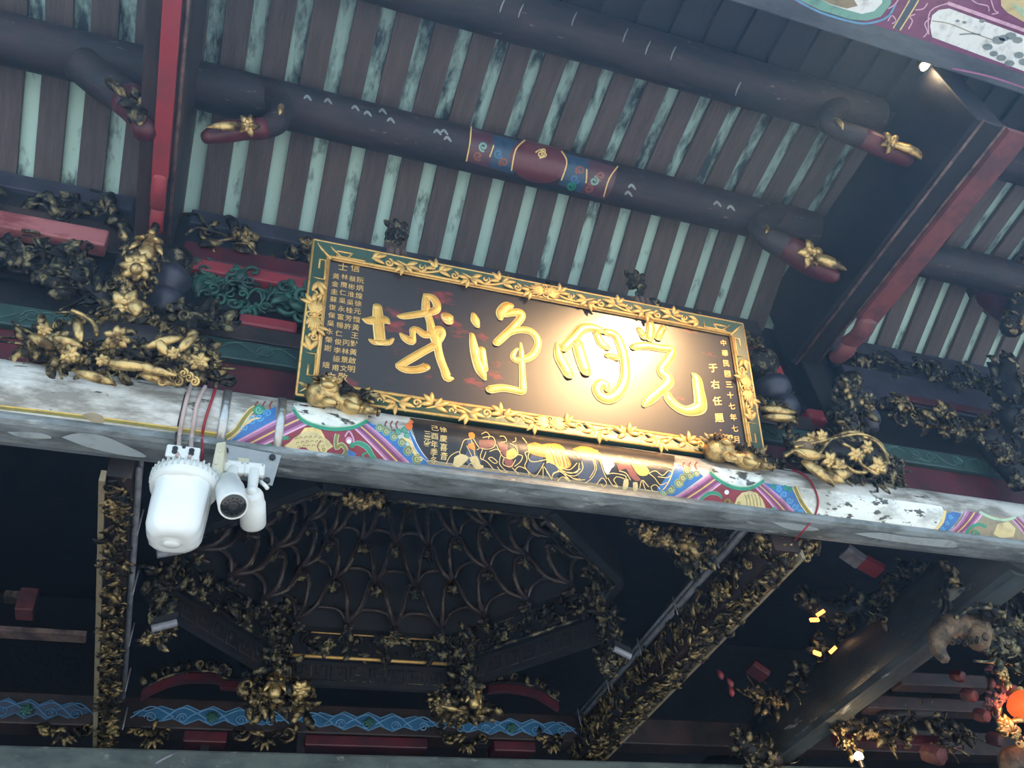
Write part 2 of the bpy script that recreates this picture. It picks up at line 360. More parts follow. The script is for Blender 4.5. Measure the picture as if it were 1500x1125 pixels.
def chevron(pt, o0, o1, i0, i1):
    """a slanting bundle of violet stripes between outer edge o0-o1 and inner edge i0-i1"""
    def l(a, b, t): return (a[0] + (b[0] - a[0]) * t, a[1] + (b[1] - a[1]) * t)
    def band(t0, t1, c, lv): pt.poly([l(o0, i0, t0), l(o1, i1, t0), l(o1, i1, t1), l(o0, i0, t1)], c, lv)
    band(0, 1, 'violet', 2); band(.0, .10, 'pink', 3); band(.24, .46, 'plum', 3); band(.46, .54, 'yellow', 3); band(.58, .78, 'plum', 3); band(.9, 1, 'palepink', 3)

# left ornament
pt = Paint(LY, LZ, LR)
pt.poly([(331, 651), (345, 640), (362, 622), (378, 606), (404, 596), (404, 616), (370, 634)], 'blue', 1)
pt.line([(331, 641), (346, 630), (357, 614), (366, 603), (374, 598)], 4.2, 'goldline', 2); pt.line([(331, 641), (346, 630), (357, 614), (366, 603), (374, 598)], 2.6, 'olive', 3)
for q in ((358, 627), (368, 617), (380, 612), (392, 606)): pt.spiral(q, 6, 1, 'cyanblue', 3, random.random() * 6)
pt.line([(352, 630), (357, 622), (362, 620), (372, 614), (381, 613)], 1.8, 'cream', 4, taper=True)
pt.dot((379, 601), 9, 'green', 3, 7); pt.spiral((379, 601), 6, 1, 'mint', 4)
for q in (376, 387, 397): pt.line([(q, 600), (q - 2, 594), (q + 2, 588)], 1.2, 'robe', 1)
chevron(pt, (331, 653), (432, 603), (371, 659), (450, 623))
pt.poly([(371, 659), (450, 622), (470, 626), (520, 629), (576, 684)], 'maroon', 1)
chevron(pt, (612, 689), (536, 620), (574, 684), (519, 629))
arc = [(430, 600), (441, 614), (455, 622), (473, 627), (490, 629), (508, 628), (522, 625), (538, 617)]
pt.poly(arc + [(540, 600), (430, 590)], 'white', 3); pt.line(arc, 3, 'green', 5); pt.line([(x, y - 3) for x, y in arc], .8, 'palegreen', 6)
fish = [(416, 653), (424, 648), (430, 642), (442, 634), (452, 631), (462, 634), (474, 640), (482, 646), (488, 654), (480, 659), (476, 666), (468, 670), (458, 668), (455, 661), (447, 655), (440, 655), (432, 661), (424, 657)]
pt.poly(fish, 'cream', 3); pt.poly([(440, 635), (446, 627), (458, 626), (470, 630), (476, 641), (462, 635)], 'goldline', 2)
for i in range(6):
    for j in range(3): pt.spiral((435 + i * 7 + j * 2, 641 + j * 6 + (i - 3) ** 2 * .25), 3.2, .45, 'olive', 4, PI * .9, .5)
pt.dot((474, 658), 2.6, 'olive', 4); pt.dot((474, 658), 1.3, 'cream', 5); pt.line([(470, 645), (465, 653), (469, 662)], .8, 'robe', 4)
pt.spiral((470, 668), 4, .7, 'olive', 4)
pt.line([(490, 668), (500, 669), (507, 660), (500, 651), (493, 656), (492, 645), (494, 636)], 3.4, 'palegreen', 3); pt.line([(490, 668), (500, 669), (507, 660), (500, 651), (493, 656), (492, 645), (494, 636)], 2.2, 'olive', 4)
pt.dot((511, 645), 5, 'pink', 3); pt.dot((511, 647), 3.2, 'palewhite', 4); pt.line([(505, 640), (511, 632), (517, 641), (518, 648)], 1.2, 'pink', 4)
pt.poly([(500, 668), (510, 658), (522, 664), (520, 673), (508, 671)], 'blue', 3)
pt.line([(514, 652), (524, 649), (537, 655), (545, 667), (553, 676)], 4.2, 'mint', 3, taper=True); pt.line([(514, 652), (524, 649), (537, 655), (545, 667), (553, 676)], 3, 'green', 4, taper=True)
pt.line([(545, 669), (536, 673), (531, 666), (537, 663)], 1.6, 'green', 4); pt.spiral((515, 652), 4, 1, 'green', 5)
pt.line([(407, 652), (413, 643), (423, 641)], 2.5, 'green', 3); pt.line([(385, 655), (394, 652), (401, 656)], 2.5, 'green', 3)
pt.line([(538, 621), (612, 687)], 3.4, 'blue', 1, 0); pt.poly([(545, 622), (616, 688), (630, 684), (622, 672), (604, 660), (590, 648), (572, 632), (556, 624)], 'blue', 1)
for q, r in (((556, 627), 5), ((566, 632), 5.5), ((577, 640), 5), ((589, 648), 5.5), ((598, 660), 6.5), ((611, 672), 7)):
    pt.dot(q, r + 1.2, 'mint', 2); pt.dot(q, r, 'olive', 3); pt.spiral(q, r * .7, .6, 'palegreen', 4)
for q in ((583, 633), (592, 630), (596, 638)): pt.dot(q, 4.5, 'green', 3); pt.spiral(q, 3, .6, 'mint', 4)
pt.line([(590, 642), (601, 648), (606, 662), (618, 674)], 2, 'goldline', 3)
pt.line([(599, 631), (604, 643), (611, 657), (619, 668), (626, 674)], 3.4, 'palewhite', 3, taper=True); pt.line([(599, 631), (604, 643), (611, 657), (619, 668), (626, 674)], 2.4, 'blue', 4, taper=True)
pt.dot((599, 625), 5.5, 'flame', 4); pt.line([(602, 622), (601, 617), (605, 620)], 1.5, 'flame', 4)
for q in (566, 574, 582): pt.line([(q, 628), (q - 2, 622), (q + 1, 617)], 1.1, 'robe', 1)
pt.build('painted_ornament', beam, label='left painted corner with golden fish and purple chevrons')
# centre black panel with gilt line figures
pt = Paint(LY, LZ, LR)
def bl(x): return 690 + (x - 612) * (734 - 690) / (968 - 612)       # foot of the round log in the photo
pt.poly([(612, bl(612)), (790, bl(790)), (968, bl(968)), (966, bl(966) - 11), (790, bl(790) - 13), (628, bl(628) - 14), (600, bl(600) - 16)], 'blue', 1)
pt.line([(640, bl(640) - 5), (800, bl(800) - 4), (960, bl(960) - 3.5)], 1.2, 'cyanblue', 2)
pt.line([(626, 677.5), (740, 692), (850, 707), (966, 723)], 2.2, 'tan', 2)
pt.poly([(600, 612), (604, 630), (612, 655), (628, 674), (740, 689), (850, 704), (968, 720), (978, 708), (985, 690), (988, 668), (800, 638)], 'black', 0)
def A(L, w=.55, c='goldline', lv=3): pt.line([(600 + x / 6, 590 + y / 6) for x, y in L], w, c, lv)
def B(L, w=.55, c='goldline', lv=3): pt.line([(800 + x / 6, 620 + y / 6) for x, y in L], w, c, lv)
def Ap(L, c, lv=2): pt.poly([(600 + x / 6, 590 + y / 6) for x, y in L], c, lv, 2)
def Bp(L, c, lv=2): pt.poly([(800 + x / 6, 620 + y / 6) for x, y in L], c, lv, 2)
Ap([(515, 270), (550, 262), (575, 290), (560, 320), (525, 315)], 'orange'); Ap([(500, 330), (550, 325), (590, 450), (630, 520), (560, 560), (480, 510), (510, 400)], 'slate'); Ap([(390, 480), (450, 450), (520, 480), (480, 530), (430, 565), (390, 550)], 'cream', 3); Ap([(520, 480), (590, 470), (620, 540), (650, 560), (600, 580), (550, 540)], 'cream', 3)
Ap([(510, 370), (560, 350), (575, 420), (520, 400)], 'orange', 3)
for L in ([(540, 320), (480, 330), (455, 385), (435, 445)], [(560, 320), (590, 370), (610, 400), (590, 415)], [(540, 330), (560, 400), (575, 480)], [(500, 380), (545, 470)], [(320, 540), (355, 470), (430, 430), (445, 470)], [(380, 555), (400, 490), (470, 455)], [(430, 560), (500, 470)], [(500, 570), (540, 530), (580, 575), (640, 570), (640, 548)], [(620, 400), (680, 410), (740, 390), (750, 340), (720, 300), (640, 310)], [(630, 280), (670, 262), (700, 290), (690, 320)], [(640, 410), (620, 470), (640, 500), (670, 430)], [(700, 430), (760, 410), (800, 430)], [(690, 490), (740, 530), (770, 520), (720, 480), (690, 490)], [(620, 490), (680, 520), (740, 590)], [(790, 300), (830, 300), (850, 340), (800, 350)], [(760, 370), (800, 450), (830, 480), (900, 490), (950, 450), (930, 390), (880, 360)], [(800, 460), (790, 540), (860, 610)], [(830, 480), (820, 540), (890, 560), (930, 500)], [(900, 350), (930, 340), (930, 310)], [(940, 455), (990, 470), (970, 520), (920, 560)], [(770, 560), (800, 600), (860, 612)], [(920, 600), (960, 560), (1030, 590), (1050, 640)], [(900, 570), (960, 630)], [(990, 310), (1030, 360)], [(1010, 440), (1050, 430), (1040, 480), (1080, 520), (1200, 500)], [(1010, 440), (1030, 500), (1010, 560), (1060, 620), (1110, 640), (1180, 530)], [(1170, 560), (1170, 660)], [(1180, 560), (1230, 640), (1250, 680)], [(1200, 530), (1260, 520), (1330, 600), (1410, 690)], [(1240, 670), (1270, 620), (1330, 600)], [(1300, 690), (1340, 650), (1400, 690)], [(1330, 590), (1420, 620), (1500, 580)], [(1340, 600), (1430, 660), (1500, 670)], [(1300, 560), (1400, 590), (1470, 530)]): A(L)
Ap([(770, 350), (830, 350), (870, 440), (850, 480), (800, 430)], 'robe'); Ap([(850, 430), (910, 400), (945, 440), (930, 480), (880, 500), (850, 480)], 'yellow', 3); Ap([(820, 490), (900, 500), (910, 560), (860, 570)], 'robe'); Ap([(610, 330), (740, 330), (740, 385), (620, 400)], 'robe', 1)
Ap([(1030, 370), (1100, 350), (1160, 370), (1230, 360), (1330, 400), (1380, 470), (1420, 540), (1380, 580), (1300, 560), (1250, 500), (1130, 470), (1050, 440)], 'orange'); Ap([(1170, 440), (1260, 420), (1350, 470), (1400, 550), (1320, 590), (1260, 510)], 'yellow', 3)
Ap([(1070, 460), (1170, 480), (1150, 560), (1080, 620), (1030, 570)], 'slate', 1); Ap([(1190, 540), (1260, 530), (1320, 610), (1250, 670)], 'slate', 1)
for k in range(7): A([(1180 + k * 28, 380 + k * 8), (1230 + k * 24, 450 + k * 14), (1260 + k * 20, 540 + k * 6)], .4, 'redp' if k % 2 else 'goldline', 4)
Bp([(0, 190), (80, 180), (150, 210), (180, 280), (140, 330), (60, 330), (0, 290)], 'orange'); Bp([(0, 260), (90, 250), (150, 310), (200, 350), (160, 390), (80, 370), (0, 330)], 'yellow', 3); Bp([(230, 230), (300, 205), (400, 220), (480, 270), (520, 320), (560, 350), (560, 420), (520, 440), (500, 370), (440, 320), (380, 300), (300, 310), (290, 260)], 'orange', 2)
Bp([(480, 320), (560, 330), (600, 370), (570, 400), (540, 450), (510, 420)], 'palewhite', 4); Bp([(310, 310), (420, 310), (470, 370), (520, 470), (420, 540), (340, 520), (250, 440), (300, 380)], 'slate', 1); Bp([(0, 350), (60, 350), (110, 410), (60, 470), (0, 460)], 'slate', 1)
Bp([(620, 370), (690, 340), (740, 370), (800, 460), (830, 500), (780, 505), (730, 460), (700, 400), (640, 420)], 'robe', 3); Bp([(740, 350), (800, 340), (860, 370), (905, 420), (880, 460), (820, 460), (780, 420)], 'yellow', 3); Bp([(620, 290), (660, 290), (670, 320), (640, 335)], 'orange', 3); Bp([(750, 300), (790, 330), (820, 370), (780, 360)], 'orange', 3); Bp([(680, 500), (720, 490), (715, 570), (670, 580)], 'cream', 3); Bp([(760, 520), (800, 520), (800, 590), (765, 590)], 'cream', 3)
for L in ([(420, 320), (440, 400), (400, 480), (340, 525)], [(410, 330), (425, 400), (380, 480)], [(200, 240), (290, 310)], [(310, 340), (320, 400), (260, 460), (170, 450), (100, 410)], [(290, 350), (270, 430), (180, 430)], [(180, 450), (260, 495), (340, 495)], [(0, 340), (60, 350), (110, 400), (200, 490)], [(50, 490), (60, 440), (110, 420)], [(100, 500), (150, 470), (210, 505)], [(0, 420), (40, 480)], [(470, 330), (500, 420), (530, 490)], [(440, 540), (490, 480), (530, 530), (500, 560), (480, 530)], [(530, 450), (590, 440), (690, 460), (700, 490)], [(590, 500), (620, 470), (690, 490)], [(590, 500), (630, 560), (600, 540)], [(820, 570), (840, 500), (870, 580), (910, 590)], [(850, 500), (900, 560)], [(900, 440), (950, 480), (1000, 540), (1060, 520)], [(900, 440), (960, 420), (1020, 460), (1070, 420), (1105, 430)], [(940, 600), (920, 560), (960, 540), (1000, 580)], [(980, 470), (1060, 480), (1090, 460)], [(920, 370), (1000, 375), (1110, 400)], [(540, 480), (580, 540), (625, 560)], [(640, 420), (700, 440), (740, 500)]): B(L)
for k in range(8): B([(20 + k * 18, 200 + k * 6), (60 + k * 16, 270 + k * 6), (90 + k * 14, 350 + k * 4)], .4, 'redp' if k % 2 else 'goldline', 4)
for k in range(5): B([(250 + k * 8, 290 - k * 12), (330, 262 - k * 8), (440 + k * 4, 300 - k * 14)], .4, 'yellow', 4)
pt.build('painted_scene', beam, label='black painted panel with gold line figures and waves')
# right ornament and white panel
pt = Paint(LY, LZ, LR)
pt.poly([(966, 722), (962, 716), (972, 704), (984, 686), (990, 680), (1000, 683), (1012, 690), (1026, 694), (1030, 698), (968, 737)], 'blue', 1)
for q, r in (((1010, 697), 5), ((1000, 700), 5), ((994, 708), 6), ((982, 717), 6), ((972, 722), 5), ((1020, 694), 4), ((1006, 690), 5)): pt.dot(q, r + 1, 'mint', 2); pt.dot(q, r, 'olive', 3); pt.spiral(q, r * .7, .6, 'palegreen', 4)
pt.line([(987, 686), (984, 700), (978, 712), (968, 722)], 3.2, 'goldline', 3, taper=True); pt.line([(988, 688), (985, 700), (979, 712), (969, 722)], 2.3, 'blue', 4, taper=True)
for q in (1003, 1012, 1021): pt.line([(q, 688), (q - 3, 682), (q, 677)], 1.1, 'robe', 1)
chevron(pt, (968, 737), (1040, 694), (1004, 742), (1060, 706))
pt.poly([(1004, 742), (1060, 705), (1080, 713), (1106, 714), (1146, 760)], 'maroon', 1)
chevron(pt, (1178, 764), (1118, 708), (1145, 760), (1105, 714))
arc = [(1040, 692), (1048, 700), (1058, 707), (1070, 713), (1085, 716), (1099, 715), (1110, 710), (1118, 704)]
pt.poly(arc + [(1114, 694), (1044, 684)], 'white', 3); pt.line(arc, 2.6, 'green', 5); pt.line([(x, y - 3) for x, y in arc], .8, 'palegreen', 6)
pt.poly([(1075, 739), (1079, 729), (1086, 722), (1098, 719), (1108, 722), (1116, 731), (1121, 743), (1121, 752), (1113, 748), (1104, 745), (1094, 744), (1088, 743), (1082, 743)], 'cream', 3)
for i in range(5): pt.line([(1090 + i * 5, 724), (1093 + i * 5, 732), (1094 + i * 5, 741)], .5, 'olive', 4)
pt.dot((1082, 737), 2.4, 'olive', 4); pt.dot((1082, 737), 1.1, 'cream', 5)
pt.line([(1018, 740), (1028, 729), (1040, 722), (1052, 724), (1057, 730)], 3, 'mint', 3, taper=True); pt.line([(1018, 740), (1028, 729), (1040, 722), (1052, 724), (1057, 730)], 2.2, 'green', 4, taper=True); pt.spiral((1034, 737), 5, 1.2, 'green', 4)
pt.poly([(1048, 742), (1056, 736), (1064, 740), (1068, 746), (1054, 746)], 'blue', 3); pt.spiral((1066, 735), 7, 1.5, 'olive', 4); pt.dot((1064, 721), 3.5, 'palewhite', 4); pt.line([(1073, 745), (1080, 746)], 1.5, 'pink', 4, 0)
pt.line([(1128, 751), (1133, 744), (1134, 757)], 2.2, 'green', 4)
pt.poly([(1119, 708), (1130, 709), (1150, 712), (1162, 713), (1170, 725), (1180, 742), (1187, 756), (1178, 764), (1150, 736)], 'blue', 1)
for q in ((1140, 717), (1148, 725), (1156, 733), (1164, 742), (1172, 751)): pt.spiral(q, 5, 1, 'cyanblue', 3, random.random() * 6)
for q in ((1132, 712), (1150, 714), (1156, 716)): pt.spiral(q, 4, 1.1, 'green', 4)
pt.line([(1163, 713), (1168, 724), (1175, 738), (1188, 755)], 3.6, 'goldline', 3); pt.line([(1163, 713), (1168, 724), (1175, 738), (1188, 755)], 2.2, 'olive', 4)
pt.poly([(1169, 714), (1230, 721), (1300, 731), (1360, 739), (1379, 742), (1383, 750), (1378, 762), (1368, 776), (1300, 768), (1240, 760), (1190, 754), (1176, 735)], 'white', 2)
pt.line([(1188, 757), (1250, 764), (1310, 771), (1368, 778)], 1.6, 'olive', 3); pt.line([(1188, 755), (1250, 762), (1310, 769), (1368, 776)], .6, 'yellow', 4)
pt.line([(1384, 748), (1380, 764), (1370, 776)], 2.2, 'goldline', 3); pt.poly([(1386, 752), (1398, 750), (1408, 752), (1388, 778), (1368, 779), (1382, 764)], 'blue', 2)
for q in ((1392, 757), (1387, 766), (1380, 774)): pt.spiral(q, 3.5, .9, 'cyanblue', 4)
chevron(pt, (1386, 783), (1414, 748), (1404, 786), (1440, 753))
pt.poly([(1404, 786), (1440, 752), (1470, 757), (1482, 758), (1500, 772), (1520, 800)], 'tan', 1)
pt.line([(1434, 750), (1450, 758), (1470, 762), (1488, 758)], 2, 'palegreen', 4); pt.poly([(1454, 782), (1460, 768), (1476, 764), (1487, 774), (1484, 786), (1466, 788)], 'cream', 3)
pt.line([(1412, 784), (1422, 772), (1434, 768), (1444, 772)], 2.2, 'green', 4); pt.spiral((1428, 780), 6, 1.2, 'green', 4); chevron(pt, (1525, 800), (1492, 757), (1508, 800), (1480, 760))
pt.build('painted_ornament', beam, label='right painted end with white panel and purple chevrons')
# far left: olive seam lines
pt = Paint(LY, LZ, LR)
pt.line([(-30, 594), (60, 604), (150, 615), (240, 627), (323, 638)], 2.2, 'olive', 1); pt.line([(-30, 591), (60, 601), (150, 612), (240, 624), (323, 635)], 1, 'yellow', 1)
pt.poly([(120, 608), (132, 604), (150, 609), (152, 619), (135, 618)], 'tan', 2, 2)
pt.build('painted_seam_line', beam)
sp = MB()
def flat(mbx, px, f, lift, mt=0):
    q = [f(*p) for p in px]; nrm = V((0, 0, 0))
    for t in tessellate_polygon([[V((p[0], -p[1], 0)) for p in px]]): mbx.add([q[i] + lift for i in t], [(0, 1, 2)], mt, False)
fz = lambda u, v: atz(u, v, LZ - .217)
for px in ([(90, 640), (115, 634), (150, 638), (180, 650), (215, 668), (190, 668), (140, 658), (110, 648)], [(1250, 781), (1290, 780), (1330, 786), (1385, 790), (1400, 794), (1398, 802), (1350, 798), (1290, 790)], [(1130, 764), (1175, 768), (1200, 776), (1160, 776)], [(10, 632), (60, 634), (75, 642), (30, 640)]):
    flat(sp, smoothpath(px + [px[0]], 3)[:-1], fz, V((0, 0, -.0015)))
sp.build('pale_paint_patch', mat('pale_blue_grey_paint', (.50, .56, .60), .4, 0, (.3, .33, .34), 8, .5, .7), beam)

# ------------------------------------------------------------------ the plaque
PO = V((.343, 3.45, 4.795)); PV = V((0, -.26, .962)).normalized(); PN = V((0, -PV.z, PV.y)); PW, PH, FW = 2.80, 1.0, .106
plaque = thing('temple_plaque', 'large gilt-lettered black lacquer plaque in green and gold frame leaning forward over the beam', 'plaque', PO + X * PW / 2)
def pp(u, v, h=0): return PO + X * u + PV * v + PN * h
def puv(u, v): q = atpl(u, v, PO, PN) - PO; return q.x, q.dot(PV)
MB().obox(pp(PW / 2, PH / 2, -.03), X * (PW / 2 - .05), PV * (PH / 2 - .05), PN * .018).build('panel', 'lacquer', plaque)
MB().obox(pp(PW / 2, PH / 2, -.062), X * (PW / 2 - .01), PV * (PH / 2 - .01), PN * .016).build('backing_board', 'dkred', plaque, bev=.004)
fr = MB()
prof = [(0, -.05), (0, .012), (.012, .02), (FW - .02, .006), (FW - .008, .004), (FW, -.004), (FW, -.05)]
cs = [(0, 0), (PW, 0), (PW, PH), (0, PH)]; ins = [(1, 1), (-1, 1), (-1, -1), (1, -1)]
for i in range(4):
    j = (i + 1) % 4; a = [pp(cs[i][0] + ins[i][0] * o, cs[i][1] + ins[i][1] * o, h) for o, h in prof]; b = [pp(cs[j][0] + ins[j][0] * o, cs[j][1] + ins[j][1] * o, h) for o, h in prof]; n_ = len(prof)
    fr.add(a + b, [(k, k + 1, k + 1 + n_, k + n_) for k in range(n_ - 1)], 0, False)
frame_ = fr.build('frame', 'frame_green', plaque)
br = MB()
for o, h, r in ((.006, .014, .008), (FW - .012, .004, .010), (FW - .002, -.004, .006)):
    for i in range(4):
        j = (i + 1) % 4; br.tube([pp(cs[i][0] + ins[i][0] * o, cs[i][1] + ins[i][1] * o, h), pp(cs[j][0] + ins[j][0] * o, cs[j][1] + ins[j][1] * o, h)], r, 6)
br.build('gilt_beading', 'gold_flat', frame_, label='gilt edge beading of the frame')
random.seed(5)
def vine(mbx, u0, v0, du, dv, L, w):
    """running gilt scroll of length L in a band of half width w, starting at u0,v0 and running along du,dv"""
    d = X * du + PV * dv; e = PN.cross(d); nseg = max(1, round(L / .21)); st = L / nseg; org = pp(u0, v0, .010)
    pts = []
    for k in range(nseg * 6 + 1):
        t = k / 6; pts.append(org + d * st * t + e * w * .62 * math.sin(PI * t))
    mbx.tube(pts, .0085, 6, (PN, .7))
    for k in range(nseg):
        s_ = 1 if k % 2 == 0 else -1; c = org + d * st * (k + .5) - e * w * .18 * s_
        K = 15; q = []
        for i in range(K): a = i / (K - 1) * 2.5 * PI; rr = w * .66 * (1 - .8 * i / (K - 1)); q.append(c + (e * s_ * math.cos(a) + d * math.sin(a)) * rr)
        mbx.tube(q, [.010 - .004 * i / K for i in range(K)], 6, (PN, .8)); mbx.ball(q[-1], .008, n=6)
        for an, ln in ((.3, .07), (-.5, .06), (.9, .05)):
            b = org + d * st * (k + .02) + e * w * .1 * s_; dd = d * math.cos(an) + e * s_ * math.sin(an); mbx.leaf(b, dd, PN, ln * 1.25, .016, 0, .12)
        for an in (2.4, 3.3, 1.7): mbx.leaf(org + d * st * (k + .93) - e * w * .35 * s_, d * math.cos(an) - e * s_ * math.sin(an), PN, .07, .015, 0, .12)
def fan(mbx, u, v, ax):
    d = X * ax[0] + PV * ax[1]; e = PN.cross(d); p = pp(u, v, .012)
    for k in range(-4, 5):
        for s_ in (-1, 1):
            a = k * .16; mbx.leaf(p, e * s_ * 0 + d * s_ * math.cos(a) + e * math.sin(a) * 1.0, PN, .11 - abs(k) * .008, .011, 0, .08)
    mbx.curl(p, d, PN, .05, .008); mbx.curl(p, -d, PN, .05, .008); mbx.ball(p, .018, n=8)
def fret(mbx, cu, cv, sx, sy):
    """angular key pattern at a corner"""
    for (a, b) in ((1, 0), (0, 1)):
        L = [(0.02, .02), (.30, .02), (.30, .085), (.14, .085), (.14, .05), (.22, .05)] if a else [(.02, .02), (.02, .26), (.085, .26), (.085, .13), (.05, .13), (.05, .19)]
        mbx.tube([pp(cu + sx * x, cv + sy * y, .012) for x, y in L], .0075, 4, (PN, .8))
    mbx.tube([pp(cu + sx * .02, cv + sy * .02, .012), pp(cu + sx * .11, cv + sy * .11, .008)], .009, 4, (PN, .8))
    mbx.tube([pp(cu + sx * .10, cv + sy * .03, .012), pp(cu + sx * .19, cv + sy * .10, .008), pp(cu + sx * .24, cv + sy * .03, .01)], .007, 4, (PN, .8))
sc = MB(); h2 = FW / 2
vine(sc, .34, h2, 1, 0, .98, h2 * .8); vine(sc, PW - .34, h2, -1, 0, .98, h2 * .8); vine(sc, .34, PH - h2, 1, 0, .98, h2 * .8); vine(sc, PW - .34, PH - h2, -1, 0, .98, h2 * .8)
for uu in (h2, PW - h2): vine(sc, uu, .28, 0, 1, .16, h2 * .8); vine(sc, uu, PH - .28, 0, -1, .16, h2 * .8); fan(sc, uu, PH / 2, (0, 1))
for vv in (h2, PH - h2): fan(sc, PW / 2, vv, (1, 0))
for cu, cv, sx, sy in ((0, 0, 1, 1), (PW, 0, -1, 1), (PW, PH, -1, -1), (0, PH, 1, -1)): fret(sc, cu, cv, sx, sy)
sc.build('gilt_scrollwork', 'gold_flat', frame_, label='gilt leaf scrolls and key pattern on the green frame')
# calligraphy: each written character one raised mesh
def stroke(mbx, L, o, s):
    q = smoothpath([(o[0] + x / s, o[1] + y / s, r / s) for x, y, r in L], 4); pts = []; rr = []
    for u, v, r in q:
        a, b = puv(u, v); a2, b2 = puv(u + 1, v); pts.append(pp(a, b, -.010)); rr.append(max(.003, r * math.hypot(a2 - a, b2 - b) * 1.05))
    mbx.tube([p + PN * .003 for p in pts], [r * .94 for r in rr], 12, (PN, .26), 0, True, up=PN)
    mbx.tube(pts, [r * 1.14 + .002 for r in rr], 12, (PN, .18), 1, True, up=PN)
    for i in (0, -1): mbx.ball(pts[i] + PN * .003, rr[i] * .92, n=10, sc=(1, .3, 1)); mbx.ball(pts[i], rr[i] * 1.12 + .002, 1, n=10, sc=(1, .22, 1))
def character(strokes, o, s, lab):
    b = MB()
    for L in strokes: stroke(b, L, o, s)
    b.build('gold_character', ['gold_letter', 'gold_rim'], plaque, label=lab)
character([[(250, 205, 40), (255, 300, 48), (265, 450, 52), (280, 590, 52)], [(95, 345, 12), (150, 362, 36), (250, 358, 45), (335, 358, 42), (372, 385, 18)],
           [(165, 570, 12), (215, 598, 26), (300, 603, 30), (380, 600, 26), (422, 562, 12)],
           [(480, 312, 14), (540, 315, 30), (700, 292, 34), (800, 275, 34)], [(775, 75, 16), (782, 150, 34), (780, 260, 38)], [(785, 90, 26), (860, 115, 34), (905, 190, 36), (890, 250, 36), (810, 275, 34)],
           [(800, 290, 34), (830, 380, 34), (850, 480, 42), (895, 570, 50), (910, 650, 38), (940, 780, 38), (985, 900, 38), (1020, 990, 42), (1075, 998, 14)],
           [(870, 470, 30), (940, 462, 36), (968, 510, 28), (930, 580, 30)], [(505, 505, 12), (550, 550, 34), (625, 590, 38), (640, 530, 26), (640, 465, 28), (690, 462, 28), (765, 515, 36), (840, 510, 34)],
           [(880, 635, 36), (760, 700, 36), (620, 780, 38), (510, 845, 34), (475, 862, 24), (560, 902, 34), (700, 900, 36), (785, 870, 40)], [(1015, 320, 58), (1030, 365, 48)]], (520, 420), 7.5, 'leftmost large gold brush character with a dot at upper right')
character([[(258, 220, 22), (275, 285, 40), (298, 345, 24)], [(240, 440, 22), (258, 560, 38), (285, 700, 44), (335, 830, 52), (378, 925, 20)], [(350, 600, 30), (362, 700, 32), (375, 820, 36)],
           [(552, 262, 24), (560, 205, 48), (620, 140, 50), (665, 118, 32)], [(590, 225, 26), (690, 200, 36), (775, 205, 38), (775, 262, 36), (700, 350, 34), (600, 450, 36), (508, 535, 34)],
           [(560, 480, 30), (650, 415, 34), (760, 390, 32), (880, 405, 34), (950, 475, 34), (965, 560, 33), (915, 660, 34), (830, 712, 32), (730, 725, 28), (688, 690, 24), (705, 640, 18), (742, 595, 9)],
           [(775, 535, 10), (785, 630, 20), (790, 760, 28), (795, 900, 30), (800, 1020, 34), (785, 1068, 32), (700, 1050, 34), (570, 1030, 36), (435, 1048, 38)]], (660, 430), 7.5, 'second large gold brush character from the left with water strokes')
character([[(95, 300, 10), (110, 400, 34), (150, 480, 38), (195, 560, 38)], [(150, 340, 30), (230, 260, 34), (310, 175, 34), (400, 165, 28), (470, 190, 26)], [(265, 290, 40), (300, 420, 44), (340, 535, 40)],
           [(430, 210, 26), (470, 300, 28), (520, 330, 26)], [(500, 200, 24), (590, 230, 32), (640, 330, 34), (668, 450, 34), (672, 590, 34), (625, 705, 38), (545, 765, 38), (470, 750, 38), (435, 690, 36), (468, 640, 33), (508, 655, 30), (520, 690, 20)], [(520, 400, 18), (600, 420, 24)]], (800, 450), 5.77, 'third large gold brush character with a long hooked tail')
character([[(880, 90, 22), (890, 180, 30), (880, 260, 26)], [(790, 180, 20), (830, 240, 28)], [(1000, 160, 20), (950, 250, 26)], [(740, 330, 24), (850, 320, 28), (980, 340, 26), (1070, 355, 26), (1045, 430, 30), (975, 530, 32), (1030, 585, 36), (1035, 635, 38), (960, 705, 36), (880, 775, 36), (832, 822, 16)],
           [(1248, 560, 14), (1278, 600, 34), (1295, 700, 40), (1310, 800, 46), (1295, 850, 44), (1200, 872, 34), (1110, 835, 34), (1045, 770, 34), (1030, 722, 26)]], (800, 450), 5.77, 'rightmost large gold brush character with a thick upturned hook')
